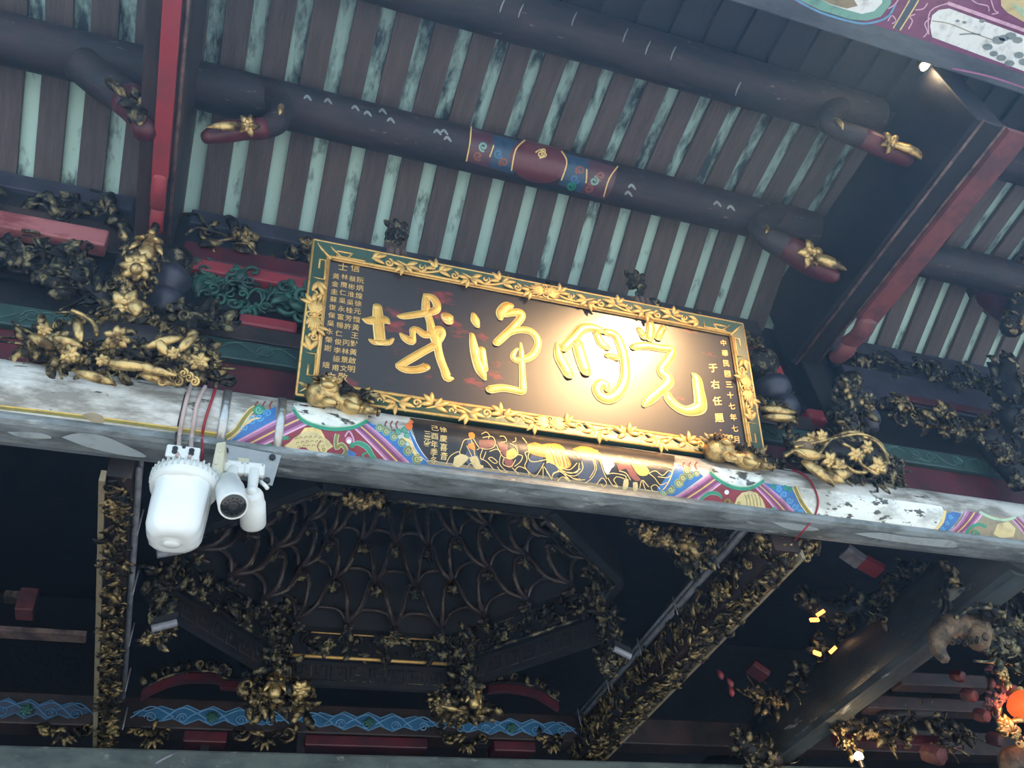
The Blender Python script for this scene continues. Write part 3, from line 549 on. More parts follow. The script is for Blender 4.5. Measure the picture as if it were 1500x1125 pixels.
# engraved columns of small characters
def glyph(ch):
    cu = bpy.data.curves.new('glyph', 'FONT'); cu.body = ch; cu.resolution_u = 2; cu.extrude = 0; cu.offset = .006
    ob = bpy.data.objects.new('glyph', cu); C.objects.link(ob); bpy.context.view_layer.update()
    me = bpy.data.meshes.new_from_object(ob); vs = [v.co.copy() for v in me.vertices]; fs = [tuple(p.vertices) for p in me.polygons]
    bpy.data.objects.remove(ob); bpy.data.curves.remove(cu); bpy.data.meshes.remove(me)
    if not vs: return [], []
    cx = (min(v.x for v in vs) + max(v.x for v in vs)) / 2; cy = (min(v.y for v in vs) + max(v.y for v in vs)) / 2; h = max(max(v.x for v in vs) - min(v.x for v in vs), max(v.y for v in vs) - min(v.y for v in vs), .6)
    return [((v.x - cx) / h, (v.y - cy) / h) for v in vs], fs
def column(mbx, text, a, b, size, h=-.0105, shear=0, hs=1):
    n_ = len(text); qa, qb = puv(*a), puv(*b)
    for i, ch in enumerate(text):
        if ch == ' ': continue
        t = i / max(1, n_ - 1); cx, cy = qa[0] + (qb[0] - qa[0]) * t, qa[1] + (qb[1] - qa[1]) * t; vs, fs = glyph(ch)
        mbx.add([pp(cx + x * size * hs, cy + y * size + x * shear * size, h) for x, y in vs], fs, 0, False)
ins1 = MB()
column(ins1, '阮炳煌徐元愷黃王對黃啟明', (528.7, 409), (515.3, 539), .040); column(ins1, '蔡彬淮吳桂芳許 丙林景文', (516.7, 407), (504, 538), .038)
column(ins1, '林攬仁吳永富楊仁俊李振甫', (505.3, 404), (492, 537), .038); column(ins1, '黃金圭蘇復保吳永榮謝 娥', (492.7, 403), (478, 533), .038)
column(ins1, '信士', (521, 391), (503, 389), .052); column(ins1, '敬立', (502.7, 551), (485.3, 550), .052)
ins1.build('donor_inscription', 'gold_flat', plaque, label='four columns of small gold characters at the left')
ins2 = MB()
column(ins2, '中華民國三十七年七月', (1061, 501), (1080, 643), .046, shear=.15); column(ins2, '于右任題', (1046, 538), (1055, 611), .062, shear=.2); column(ins2, '。', (1057, 629), (1057, 629), .02)
ins2.build('signature_inscription', 'gold_flat', plaque, label='two columns of small gold characters at the right')
# little inscription on the beam panel
bi = MB()
def bcol(text, a, b, s):
    for i, ch in enumerate(text):
        t = i / max(1, len(text) - 1); x, ph = atcyl(a[0] + (b[0] - a[0]) * t, a[1] + (b[1] - a[1]) * t, LY, LZ, LR); vs, fs = glyph(ch); r = LR + .004
        bi.add([V((x + u * s, LY + r * math.cos(ph - v * s / LR), LZ + r * math.sin(ph - v * s / LR))) for u, v in vs], fs, 0, False)
bcol('徐慶喜音', (649, 630), (650, 668), .040); bcol('己酉年季冬', (637, 628), (635, 674), .038); bcol('三元峯', (626, 636), (625, 653), .036)
bi.build('painted_inscription', 'goldline', beam, label='small gold characters on the black painted panel')

# ------------------------------------------------------------------ carved supports of the plaque
def lion(px0, px1, label, seed):
    random.seed(seed); a = aty(*px0, 3.47); b = aty(*px1, 3.47); c = (a + b) / 2; L = (b - a).x; o = thing('gilt_lion_support', label, 'carving', (c.x, 3.47, LZ + .1)); s_ = 1
    body = MB(); p0 = V((a.x + .02, 3.40, a.z)); p1 = V((b.x - .02, 3.42, (a.z + b.z) / 2 - .02))
    q = [p0 + V((.01, 0, .03)), p0 + V((.12 * L / .37, -.02, .03)), (p0 + p1) / 2 + V((0, -.015, .015)), p1 + V((-.08, 0, .02)), p1]
    body.tube(smoothpath([tuple(v) for v in q], 4), [.05 + .022 * math.sin(i * .7) for i in range(17)], 12)
    for f in (.25, .62, .9):
        base = p0.lerp(p1, f); body.tube([base + V((0, -.03, 0)), base + V((.02, -.055, -.045)), base + V((.055, -.06, -.05))], [.028, .024, .02], 8)
        for k in range(3): body.ball(base + V((.07, -.065 + k * .014, -.05)), .011, n=6)
    body.build('body', 'gold_bright', o)
    hd = MB(); h = p0 + V((.09, -.05, .045)); hd.ball(h, .055, sc=(1.1, .9, .9), n=14); hd.ball(h + V((0, -.045, -.018)), .028, sc=(1.3, .8, .7), n=10)
    for k in (-1, 1): hd.ball(h + V((.024 * k, -.045, .018)), .011, n=8); hd.leaf(h + V((.04 * k, -.01, .04)), V((k, 0, .6)), FR, .045, .014)
    for k in range(5): hd.curl(h + V((-.05 + k * .025, -.03, .045)), Z, FR, .03, .006)
    hd_ = hd.build('head', 'gold_bright', o)
    mn = MB()
    for k in range(26):
        t = k / 25; p = p0.lerp(p1, t) + V((0, -.02, .065 + .02 * random.random())); mn.leaf(p, V((random.uniform(-.5, 1), -.1, random.uniform(-.1, .5))), FR, random.uniform(.05, .1), .014)
        if k % 2: mn.curl(p + V((0, -.02, -.01)), V((random.uniform(-1, 1), 0, 1)), FR, .04, .007)
    mn.build('mane', 'gold', hd_, label='sooty dark gilded mane and tail')
lion((440, 597), (543, 606), 'gilt carved crouching lion under the lower left corner of the plaque', 2)
lion((1022, 676), (1112, 688), 'gilt carved crouching lion under the lower right corner of the plaque', 4)
def clamp(px, label, seed):
    random.seed(seed); c = aty(px[0], px[1], 3.24); o = thing('plaque_hook', label, 'hook', (c.x, 3.24, 5.76)); s = MB()
    s.box((c.x - .055, 3.24, 5.74), (c.x + .055, 3.30, 5.90))
    for k in (-1, 0, 1): s.tube([V((c.x + .038 * k, 3.215, 5.745)), V((c.x + .038 * k, 3.215, 5.86))], .017, 8)
    s.build('post', 'brown_line', o)
    f = MB(); p = V((c.x, 3.225, c.z)); f.flower(p, FR, .075, 0, 7)
    for k in range(7): f.curl(p + V((random.uniform(-.06, .06), 0, -.07 + random.uniform(-.02, .02))), X * random.choice((-1, 1)), FR, .045, .009)
    for k in (-1, 1): f.leaf(p + V((.04 * k, 0, .03)), V((k * .5, 0, 1)), FR, .07, .02)
    f.build('carved_flower', 'gold_dull', o)
clamp((580, 342), 'sooty carved flower hook on the plaque top edge, left one', 7); clamp((929, 415), 'sooty carved flower hook on the plaque top edge, right one', 8)

# ------------------------------------------------------------------ stacked tie beams behind the plaque
def xbeam(name, label, x0, x1, y, e1, e0, mt, depth=.14, cat='beam', bev=.008):
    """a beam along x whose front face runs between two sight elevations"""
    o = MB().box((x0, y, zel(e0, y)), (x1, y + depth, zel(e1, y))).build(name, mt, bev=bev)
    if label: tag(o, label, cat)
    return o
BX0, BX1 = -2.6, 7.4
random.seed(11)
gb = thing('green_scroll_beam', 'long dull green beam with pale scroll lines just above the peeling round beam', 'beam', (2.4, 3.74, zel(44.6, 3.74)))
MB().box((BX0, 3.72, zel(44.55, 3.72)), (BX1, 3.92, zel(45.75, 3.72))).build('beam_body', 'teal', gb, bev=.012)
sl = MB(); zc_ = (zel(44.55, 3.72) + zel(45.75, 3.72)) / 2
for x in [i * .24 - 2.5 for i in range(41)]:
    k = 1 if random.random() > .5 else -1
    sl.curl(V((x, 3.717, zc_)), Z * k, V((0, -1, 0)), .10, .0035, 1.6, 0, random.choice((-1, 1)), 5)
    sl.tube(smoothpath([(x, 3.717, zc_ - .05 * k), (x + .07, 3.716, zc_ + .02 * k), (x + .14, 3.716, zc_ + .045 * k), (x + .22, 3.717, zc_ - .01 * k)], 4), .003, 5)
    sl.tube(smoothpath([(x, 3.717, zc_ - .03 * k), (x + .07, 3.716, zc_ + .035 * k), (x + .16, 3.716, zc_ + .055 * k)], 4), .0025, 5)
sl.build('scroll_lines', 'teal_line', gb, label='pale green incised scroll lines')
xbeam('red_tie_beam', 'dark red beam directly under the green scroll beam and over the round beam', BX0, BX1, 3.76, 44.5, 41.5, 'dkred', bev=.02)

def frieze(name, label, x0, x1, y, e1, e0, mt, n, size, mix='lcftb', seed=1, back='dark', depth=.06, cat='carving', backz=None):
    random.seed(seed); z1, z0 = zel(e1, y), zel(e0, y); o = thing(name, label, cat, ((x0 + x1) / 2, y, z0))
    if back: MB().box((x0, y + .03, z0), (x1, y + .07, z1)).build('backing_board', back, o)
    c = MB(); c.carve(V(((x0 + x1) / 2, y + .02, (z0 + z1) / 2)), X * (x1 - x0) / 2 * .96, Z * (z1 - z0) / 2 * .9, V((0, -1, -.25)), n, size, 0, depth, mix)
    c.build('relief', mt, o); return o
XL, XR = -.68, 4.30     # where the cross beams part the bays
for (a, b, nm, pos) in ((BX0, XL - .05, 'left', 'left of the red cross beam'), (-.38, 3.98, 'middle', 'behind the plaque'), (4.62, BX1, 'right', 'right of the right cross beam')):
    xbeam('eave_rail', 'slate purple rail at the foot of the rafters, ' + pos, a, b, 3.86, 53.0, 52.2, 'purple', .08, 'rail')
    frieze('upper_frieze', 'sooty carved leaf frieze under the purple rail, ' + pos, a, b, 3.87, 52.2, 51.0, 'gold' if nm == 'middle' else 'gold_dull', int(26 * (b - a)), .13, 'llcft', 20 + len(nm), depth=.05)
# middle bay
xbeam('maroon_board', 'dark maroon board between carved leaves and bright red strip behind the plaque', -.38, 3.98, 3.85, 51.1, 50.2, 'dkred')
xbeam('red_strip', 'thin bright red strip of wood beside the plaque edges', -.36, 3.96, 3.80, 50.2, 49.55, 'red', .1, 'strip', .01)
frieze('green_frieze', 'green painted openwork scroll carving beside the plaque', -.38, 3.98, 3.84, 49.5, 47.6, 'greencarve', 420, .13, 'ccclt', 33, 'dark', .07)
for k in range(9):
    x = .02 + k * .5
    if k in (2, 3, 4, 5): continue
    xbeam('red_block', 'short dark red block in the row above the green scroll beam', x, x + .34, 3.79, 47.45, 46.75, 'red', .12, 'block', .02)['group'] = 'red blocks above the green scroll beam'
xbeam('ledge_board', 'dark brown ledge board resting on the green scroll beam behind the plaque', -.38, 3.98, 3.76, 46.7, 45.8, 'dkbrown')
# left bay
xbeam('red_strip', 'faded pinkish red strip crossing the left bay below the upper frieze', BX0, XL - .12, 3.78, 50.85, 49.95, 'pinkred', .1, 'strip', .01)
xbeam('board', 'soot-dark board behind the faded red strip in the left bay', BX0, XL - .05, 3.88, 51.2, 49.6, 'dkbrown', .06, 'board')
frieze('openwork_frieze', 'gilded openwork carving below the faded red strip in the left bay', BX0, XL - .15, 3.84, 49.3, 47.6, 'gold_dull', 230, .11, 'llcft', 41, 'dark', .09)
# right bay
xbeam('panel_board', 'dark purple board with a sunken gilt panel at the top of the right bay', 4.62, BX1, 3.84, 51.1, 48.9, 'purple', .08, 'board')
frieze('sunken_panel', 'small gilt carved panel sunk in the purple board of the right bay', 5.25, 6.4, 3.82, 51.9, 50.9, 'gold_dull', 40, .09, 'lcb', 52, 'dark', .03)
xbeam('red_strip', 'dull red strip on the purple board of the right bay', 5.0, 6.9, 3.81, 49.7, 49.25, 'dkred', .04, 'strip', .01)
frieze('openwork_frieze', 'gilded ring-and-leaf openwork below the purple board in the right bay', 4.62, 6.7, 3.76, 48.75, 47.2, 'gold', 85, .15, 'ccclfb', 47, None, .1)

# ------------------------------------------------------------------ upper cross beams running toward the courtyard
def cross_beam(name, label, xs_, z0, z1, mt, mt_red, y0=1.66, y1=3.84, line=None):
    xa, xb, xc = xs_; o = thing(name, label, 'beam', ((xa + xc) / 2, (y0 + y1) / 2, z0))
    MB().box((xa, y0, z0), (xc, y1, z1)).build('beam_body', mt, o, bev=.012)
    s = MB(); lo, hi = min(xb), max(xb); s.box((lo, y0, z0 - .05), (hi, y1 - .55, z0 - .001))
    L = smoothpath([((lo + hi) / 2, y1 - .56, z0 - .035), ((lo + hi) / 2, y1 - .46, z0 - .065), ((lo + hi) / 2, y1 - .34, z0 - .035)], 4); s.tube(L, (hi - lo) * .5, 10, (Z, .55)); s.tube(smoothpath([((lo + hi) / 2, y1 - .33, z0 - .03), ((lo + hi) / 2, y1 - .25, z0 - .06), ((lo + hi) / 2, y1 - .16, z0 - .03)], 4), (hi - lo) * .46, 10, (Z, .55))
    s.build('red_under_strip', mt_red, o, label='red strip along the underside with a scalloped end')
    if line:
        q = MB()
        for x in line: q.tube([(x, y0, z0 - .004), (x, y1, z0 - .004)], .012, 6)
        q.build('edge_moulding', 'brown_line', o, label='pale worn moulding line')
    return o
cross_beam('cross_beam', 'tall dark brown cross beam with a crimson underside strip at upper left', (-.66, (-.575, -.487), -.44), 6.23, 7.08, 'dkbrown', 'red', line=(-.462,))
cross_beam('cross_beam', 'dark cross beam with pale moulding and faded red strip at upper right', (4.10, (4.33, 4.50), 4.33), 6.25, 6.95, 'dark', 'dusty_red', line=(4.15, 4.32))
# posts under the cross beams with stepped blocks
def post(x, label, seed):
    random.seed(seed); o = thing('bracket_post', label, 'post', (x, 3.8, 5.44)); MB().box((x - .10, 3.80, 5.42), (x + .10, 3.96, 6.75)).build('shaft', 'dark', o, bev=.01)
    for k, (z, s_) in enumerate(((5.56, .10), (5.74, .125), (5.93, .11))):
        b = MB(); b.lathe((x + .22, 3.76, z), Z, [(0, s_ * .55), (.03, s_ * .62), (.07, s_ * .95), (.10, s_), (.14, s_), (.145, s_ * .6)], 16); b.build('bearing_block', 'purple' if k < 2 else 'gold_dull', o, label='rounded slate purple bearing block' if k < 2 else 'sooty gilt bearing block')
post(-.62, 'dark bracket post with rounded purple blocks left of the plaque', 3); post(4.28, 'dark bracket post above the right gilt carving', 4)
o = thing('stacked_blocks', 'grey purple stacked bearing blocks between plaque and right gilt carving', 'block', (3.72, 3.72, 5.45))
for k, (z, s_) in enumerate(((5.5, .12), (5.68, .14), (5.92, .15))): MB().lathe((3.74 - k * .03, 3.74, z), Z, [(0, s_ * .6), (.03, s_ * .7), (.08, s_), (.15, s_), (.155, s_ * .6)], 16).build('bearing_block', ('purple', 'purple', 'gold_dull')[k], o)

# ------------------------------------------------------------------ purlins
def purlin(label, x0, x1, y, z, r, mt='purlin'):
    o = thing('purlin', label, 'beam', ((x0 + x1) / 2, y, z)); MB().cyl((x0, y, z), (x1, y, z), r, 40).build('log', mt, o); return o
PY, PZ, PR = 3.1, 1.6 + 3.1 * math.tan(math.radians(60.0)), .15
QY, QZ, QR = 2.2, 1.6 + 2.2 * math.tan(math.radians(68.3)), .16
pm = purlin('round sooty middle purlin above the plaque with a red medallion at its centre', -.45, 4.12, PY, PZ, PR)
purlin('round reddish purlin end at the far upper left, beyond the red cross beam', BX0, -.64, PY, PZ, PR + .004)
purlin('round sooty purlin at right edge, beyond the right cross beam', 4.34, 8.5, PY, PZ, PR)
purlin('thick blue-grey upper purlin high in the middle bay', -.45, 4.12, QY, QZ, QR); purlin('upper purlin at the top right edge beyond the right cross beam', 4.34, 8.5, QY, QZ, QR)
pt = Paint(PY, PZ, PR)
pt.poly([(690, 188), (752, 205), (746, 254), (684, 236)], 'oldplum', 1); pt.poly([(722, 197), (760, 207), (752, 255), (716, 244)], 'oldblue', 2); pt.poly([(824, 224), (862, 234), (850, 282), (818, 270)], 'oldblue', 2); pt.poly([(858, 232), (904, 246), (886, 292), (846, 281)], 'oldplum', 1)
cx, cy = 789, 235; pt.poly([(cx + 42 * math.cos(a) - 7 * math.sin(a), cy + 32 * math.sin(a) + 9 * math.cos(a)) for a in [k * PI / 10 for k in range(20)]], 'oldmaroon', 4)
for L in ([(690, 186), (688, 210), (683, 236)], [(723, 213), (717, 230)], [(769, 206), (755, 220), (749, 250)], [(822, 222), (830, 238), (822, 264)], [(859, 248), (858, 268)], [(905, 244), (892, 262), (884, 288)]): pt.line(L, 1.0, 'goldline', 5)
for q, c in (((708, 215), 'mint'), ((730, 225), 'bluecarve'), ((738, 238), 'robe'), ((700, 228), 'robe'), ((842, 262), 'bluecarve'), ((850, 250), 'robe'), ((836, 272), 'green'), ((870, 265), 'mint'), ((862, 276), 'robe'), ((880, 258), 'robe')): pt.spiral(q, 7, 1.5, c, 4, random.random() * 6)
pt.spiral((792, 226), 5, 1, 'goldline', 6); pt.spiral((796, 222), 4, .9, 'goldline', 6, 2); pt.line([(784, 224), (792, 220), (800, 228), (790, 232)], 1, 'goldline', 6)
for q in ((520, 160), (538, 168), (572, 178), (560, 165), (640, 195), (655, 205), (650, 195), (925, 275), (920, 285), (1050, 300), (1070, 306), (450, 145), (480, 150)): pt.line([(q[0] - 5, q[1]), (q[0], q[1] - 4), (q[0] + 6, q[1] + 3)], 2, 'greyline', 3, taper=True)
pt.build('painted_medallion', pm, label='red medallion with blue and plum painted bands')
pt = Paint(QY, QZ, QR)
for q in ((735, 8), (762, 16), (840, 28), (915, 52), (948, 70), (985, 78), (1080, 130)): pt.line([(q[0] + 5, q[1] - 10), (q[0], q[1]), (q[0] - 3, q[1] + 10)], 1.1, 'greyline', 3, taper=True)
pt.build('worn_marks', [o for o in bpy.data.objects if o.get('label', '').startswith('thick blue-grey')][0])

def arm(label, px, ys, tipc='gold', seed=1):
    """curled wooden arm carrying a purlin; px = (u, v, radius px)"""
    random.seed(seed); q = smoothpath(px, 4); pts = [aty(u, v, ys) for u, v, r in q]; rr = [r * (p - CAM).length / F for p, (u, v, r) in zip(pts, q)]
    o = thing('purlin_bracket', label, 'bracket', pts[0]); k = int(len(pts) * .62)
    MB().tube(pts[:k + 1], rr[:k + 1], 12, (Y, 1.0)).build('curled_arm', 'purlin', o, label='maroon sooty curled arm')
    b = MB(); b.tube(pts[k - 1:], [r * 1.02 for r in rr[k - 1:]], 12)
    n1 = max(1, k // 3); b.build('painted_tip', 'dkred', o)
    g = MB(); i = min(len(pts) - 3, k + 2)
    g.flower(pts[i] + FR * rr[i] * .9, FR, rr[i] * 1.1, 0, 5)
    g.leaf(pts[i] + FR * rr[i] * .8, pts[-1] - pts[i], FR, (pts[-1] - pts[i]).length * .9, rr[i] * .5); g.leaf(pts[k // 2] + FR * rr[k // 2] * .9, pts[k] - pts[0], FR, rr[0] * 2, rr[0] * .3)
    g.build('gilt_ornament', 'gold_bright' if tipc == 'gold' else 'gold', o); return o
arm('curled maroon purlin bracket with gilt tip just right of the red cross beam', [(376, 128, 15), (398, 138, 17), (410, 158, 17), (405, 178, 17), (385, 188, 15), (355, 190, 14), (325, 194, 15), (300, 202, 8)], 3.02, seed=2)
arm('dark curled purlin bracket left of the red cross beam at upper left', [(120, 95, 24), (150, 120, 24), (180, 140, 24), (205, 165, 22), (212, 195, 14)], 3.0, 'dull', 3)
arm('curled purlin bracket with gilt tip at the right end of the middle purlin', [(1150, 312, 12), (1128, 318, 16), (1112, 332, 15), (1122, 348, 15), (1150, 362, 18), (1180, 380, 18), (1205, 395, 16), (1226, 408, 8)], 3.02, seed=4)
arm('bluish curled bracket with a gilt tip below the upper purlin, upper right', [(1245, 150, 14), (1222, 162, 16), (1212, 178, 14), (1228, 190, 13), (1262, 202, 14), (1300, 218, 14), (1330, 232, 12), (1350, 240, 9)], 2.15, seed=5)
arm('grey carved bracket right of the faded red strip near the right edge', [(1500, 205, 12), (1475, 215, 13), (1455, 232, 13), (1448, 248, 13), (1425, 265, 12)], 2.6, 'dull', seed=6)
arm('large dark curved bracket under the purlin at the right edge', [(1345, 372, 22), (1385, 385, 30), (1425, 402, 34), (1470, 425, 36), (1520, 450, 34)], 3.3, 'dull', seed=7)
# carved fill between middle purlin end and right cross beam
def cluster(name, label, pts, ys, mt, n, size, mix='lcfb', seed=1, cat='carving', extra=None, jit=.5, nr=None):
    """gilded three-dimensional carving around a chain of photo points (u, v, radius px)"""
    random.seed(seed); C3 = []
    for i in range(len(pts) - 1):
        for k in range(4):
            t = k / 4; C3.append(tuple(a + (b - a) * t for a, b in zip(pts[i], pts[i + 1])))
    C3.append(pts[-1]); P3 = [(aty(q[0], q[1], ys), q[2]) for q in C3]; o = thing(name, label, cat, P3[0][0]); nr = nr or FR
    core = MB(); core.tube([p for p, r in P3], [max(.012, r * (p - CAM).length / F * .72) for p, r in P3], 10); core.build('core', 'dark', o)
    c = MB()
    for k in range(n):
        p, r = random.choice(P3); r = r * (p - CAM).length / F; a = random.uniform(0, 2 * PI); u = X * math.cos(a) + Z * math.sin(a); q = math.sqrt(random.random())
        b = p + u * r * q + nr * r * (.75 * math.sqrt(max(0, 1 - q * q * .8))) ; d = X * random.uniform(-1, 1) + Z * random.uniform(-1, 1); d = (d + u * .8).normalized(); nn = (nr + u * q * .8).normalized(); s_ = size * random.uniform(.6, 1.3); kk = random.choice(mix)
        if kk == 'l': c.leaf(b, d, nn, s_, s_ * .25, 0, random.uniform(.15, .5))
        elif kk == 'c': c.curl(b, d, nn, s_ * .8, s_ * .11, random.uniform(.7, 1.4), 0, random.choice((-1, 1)))
        elif kk == 'f': c.flower(b, nn, s_ * .6, 0, 5)
        elif kk == 'b': c.ball(b, s_ * .2, 0, n=8)
        elif kk == 't': c.tube(smoothpath([tuple(b), tuple(b + d * s_ * .7 + nn * s_ * .3), tuple(b + d * s_ * 1.5)], 4), s_ * .07, 5)
        elif kk == 'p': c.figure(b - Z * s_ * .4, Z, nr, s_ * 1.3, 0)
    c.build('carved_relief', mt, o)
    if extra: extra(o)
    return o
cluster('pendant_carving', 'dark carved leaves hanging below the middle purlin beside the right cross beam', [(1262, 255, 18), (1248, 300, 22), (1246, 340, 18), (1250, 372, 14)], 3.25, 'gold_dull', 46, .13, 'llcf', 61)
cluster('pendant_carving', 'sooty gilt carved drop near the right edge under the curved bracket', [(1490, 450, 22), (1482, 480, 20)], 3.2, 'gold', 30, .12, 'lcfb', 62)
cluster('pendant_carving', 'dark carved hanging leaves at the right edge beside the eave rail', [(1470, 540, 22), (1475, 580, 24), (1485, 620, 22)], 3.5, 'gold_dull', 40, .13, 'llcf', 63)
cluster('gilt_boss', 'round sooty carved boss at the right edge above the round beam', [(1440, 640, 24), (1485, 690, 22), (1500, 710, 22)], 3.6, 'gold_dull', 46, .12, 'cclf', 64)

# ------------------------------------------------------------------ big gilded carvings standing on the round beam
def ex_left(o):
    b = MB()
    for u, v, l, an, y in ((118, 500, .20, 1.9, 3.30), (120, 508, .15, 3.0, 3.29), (216, 508, .22, .7, 3.30), (150, 530, .28, -.1, 3.31), (190, 530, .26, -.35, 3.30), (245, 520, .15, 2.2, 3.3), (262, 515, .18, 1.2, 3.31), (80, 510, .16, 2.6, 3.32), (110, 545, .22, -.1, 3.33), (205, 548, .20, -.1, 3.33)):
        b.leaf(aty(u, v, y), X * math.cos(an) + Z * math.sin(an), FR, l * .85, .024, 0, .18, 8)
    for u, v, s_ in ((172, 495, .06), (292, 530, .05), (65, 483, .035), (255, 518, .035), (102, 518, .045), (150, 528, .03)): b.flower(aty(u, v, 3.29), FR, s_, 0, 7)
    b.tube(smoothpath([tuple(aty(x, y, 3.31)) for x, y in ((105, 455), (122, 462), (138, 475), (142, 492))], 4), .012, 6)
    for k in range(9): b.curl(aty(222 + k * 8, 540 + (k % 3) * 6, 3.30), X, FR, .045, .008, 1.4)
    b.build('gilt_flower', 'gold_bright', o, label='bright gilt petals, flowers and scrolls')
cluster('gilded_bracket_carving', 'large gilded carving of flowers and leaves on the round beam at left', [(75, 515, 34), (110, 510, 46), (160, 510, 52), (210, 512, 50), (255, 522, 40), (290, 535, 26)], 3.50, 'gold', 420, .085, 'lllcfbt', 71, extra=ex_left)
def ex_col(o):
    b = MB()
    b.flower(aty(200, 393, 3.45), V((.1, -1, -.6)), .085, 0, 8); b.ball(aty(200, 394, 3.40), .035, n=12); b.flower(aty(187, 452, 3.45), FR, .10, 0, 6); b.leaf(aty(196, 440, 3.42), -Z + X * .4, FR, .12, .04)
    b.figure(aty(212, 378, 3.5), Z, V((0, -1, -.3)), .26, 0); b.flower(aty(192, 472, 3.46), FR, .07, 0, 6)
    b.build('gilt_figure', 'gold_bright', o, label='gilt flower heads and small figure')
cluster('gilded_column_carving', 'narrow stack of gilded flowers and figure rising beneath the red cross beam', [(212, 358, 20), (204, 395, 22), (200, 430, 20), (192, 465, 20), (195, 485, 18)], 3.58, 'gold', 120, .09, 'lcfb', 72, extra=ex_col)
def ex_right(o):
    b = MB()
    for px in ([(1165, 655), (1195, 648), (1230, 640), (1262, 636), (1290, 650), (1302, 680)], [(1200, 665), (1215, 645), (1240, 633), (1265, 636)], [(1190, 660), (1205, 668), (1225, 672), (1250, 690), (1270, 692)], [(1150, 668), (1165, 660), (1180, 668)], [(1265, 640), (1285, 648), (1300, 668)], [(1235, 650), (1255, 662), (1262, 680), (1285, 695)]):
        b.tube(smoothpath([tuple(aty(x, y, 3.28)) for x, y in px], 4), .011, 6)
    for u, v, s_ in ((1213, 675, .06), (1228, 684, .055), (1284, 683, .07), (1250, 665, .05), (1258, 667, .04), (1268, 655, .05), (1187, 643, .05), (1202, 640, .05)): b.flower(aty(u, v, 3.28), FR, s_, 0, 6)
    for u, v, l, an in ((1160, 660, .2, -.2), (1175, 676, .22, -.7), (1192, 690, .2, -.2), (1205, 694, .2, .05), (1165, 650, .16, .5)): b.leaf(aty(u, v, 3.3), X * math.cos(an) + Z * math.sin(an), FR, l, .035, 0, .15, 8)
    b.build('gilt_branch', 'gold_bright', o, label='gilt branches, blossoms and leaves'); r = MB(); r.ball(aty(1178, 655, 3.30), .06, sc=(1.2, .6, .7), n=12); r.build('red_patch', 'clay', o, label='reddish carved rock')
cluster('gilded_bracket_carving', 'large gilded carving of branches and blossoms on the round beam at right', [(1160, 664, 22), (1190, 668, 34), (1225, 672, 40), (1262, 676, 38), (1288, 686, 26)], 3.50, 'gold_dull', 330, .085, 'llctfb', 73, extra=ex_right)
cluster('gilded_column_carving', 'narrow sooty carved stack rising from the right gilded carving', [(1250, 570, 18), (1245, 595, 24), (1225, 600, 26), (1238, 622, 24), (1242, 640, 18)], 3.58, 'gold_dull', 110, .09, 'lcfb', 74,
        extra=lambda o: MB().flower(aty(1243, 573, 3.45), FR, .07, 0, 6).figure(aty(1244, 640, 3.42), Z, V((0, -1, -.3)), .2, 0).curl(aty(1262, 592, 3.45), Z, FR, .13, .02, 1.6).build('gilt_figure', 'gold', o))
cluster('gilded_leaf_carving', 'small gilt leaf carving wedged right of the plaque edge', [(1118, 600, 10), (1135, 606, 14), (1150, 614, 8)], 3.62, 'gold', 24, .10, 'llc', 75, extra=lambda o: MB().leaf(aty(1114, 598, 3.5), V((1, 0, -.12)), FR, .24, .035, 0, .2, 8).leaf(aty(1118, 610, 3.5), V((1, 0, .0)), FR, .22, .03, 0, .2, 8).build('gilt_leaf', 'gold_bright', o))
cluster('sooty_leaf_carving', 'dull carved leaves right of the left gilt column above the green beam', [(268, 462, 10), (290, 468, 16), (320, 470, 12)], 3.66, 'gold_dull', 30, .11, 'llc', 76)
cluster('sooty_leaf_carving', 'dark carved block at the right tail of the left gilded carving', [(318, 552, 10), (336, 556, 9)], 3.5, 'gold_dull', 14, .07, 'lb', 77)
cluster('sooty_leaf_carving', 'dark carved leaves between the plaque corner and the right gilded carving', [(1118, 676, 12), (1138, 682, 10)], 3.52, 'gold_dull', 20, .08, 'lcb', 78)
cluster('sooty_dragon_carving', 'sooty carving with curling scrolls in the left bay beside the gilt column', [(95, 395, 10), (130, 420, 22), (150, 440, 22), (160, 462, 14)], 3.7, 'gold_dull', 60, .11, 'lct', 79)

# ------------------------------------------------------------------ lamp, cameras and cables on the beam
def ring(mbx, x, r0, w, th, n=48, a0=0, a1=2 * PI, lean=0):
    vs = []; K = n
    for k in range(K + 1):
        a = a0 + (a1 - a0) * k / K
        for dx, rr in ((-w, r0), (w, r0), (w, r0 + th), (-w, r0 + th)): vs.append((x + dx + lean * math.cos(a + .7), LY + rr * math.cos(a), LZ + rr * math.sin(a)))
    mbx.add(vs, [(k * 4 + i, k * 4 + (i + 1) % 4, (k + 1) * 4 + (i + 1) % 4, (k + 1) * 4 + i) for k in range(K) for i in range(4)])
x1_ = atcyl(329, 605, LY, LZ, LR)[0]; x2_ = atcyl(411, 618, LY, LZ, LR)[0]
b1 = MB(); ring(b1, x1_, LR + .003, .020, .004); b1.cyl((x1_ - .0, LY - LR - .006, LZ + .0), (x1_, LY - LR - .012, LZ), .012, 8); tag(b1.build('metal_band', 'metal'), 'steel band round the beam next to the blue painted corner, left one', 'band', 'steel bands holding the camera plate')
b1 = MB(); ring(b1, x2_, LR + .003, .020, .004); b1.cyl((x2_ - .0, LY - LR - .006, LZ + .0), (x2_, LY - LR - .012, LZ), .012, 8); tag(b1.build('metal_band', 'metal'), 'steel band round the beam across the purple chevron, right one', 'band', 'steel bands holding the camera plate')
pl = thing('mounting_plate', 'flat grey metal plate on the beam underside carrying two security cameras', 'plate', aty(370, 690, 3.46))
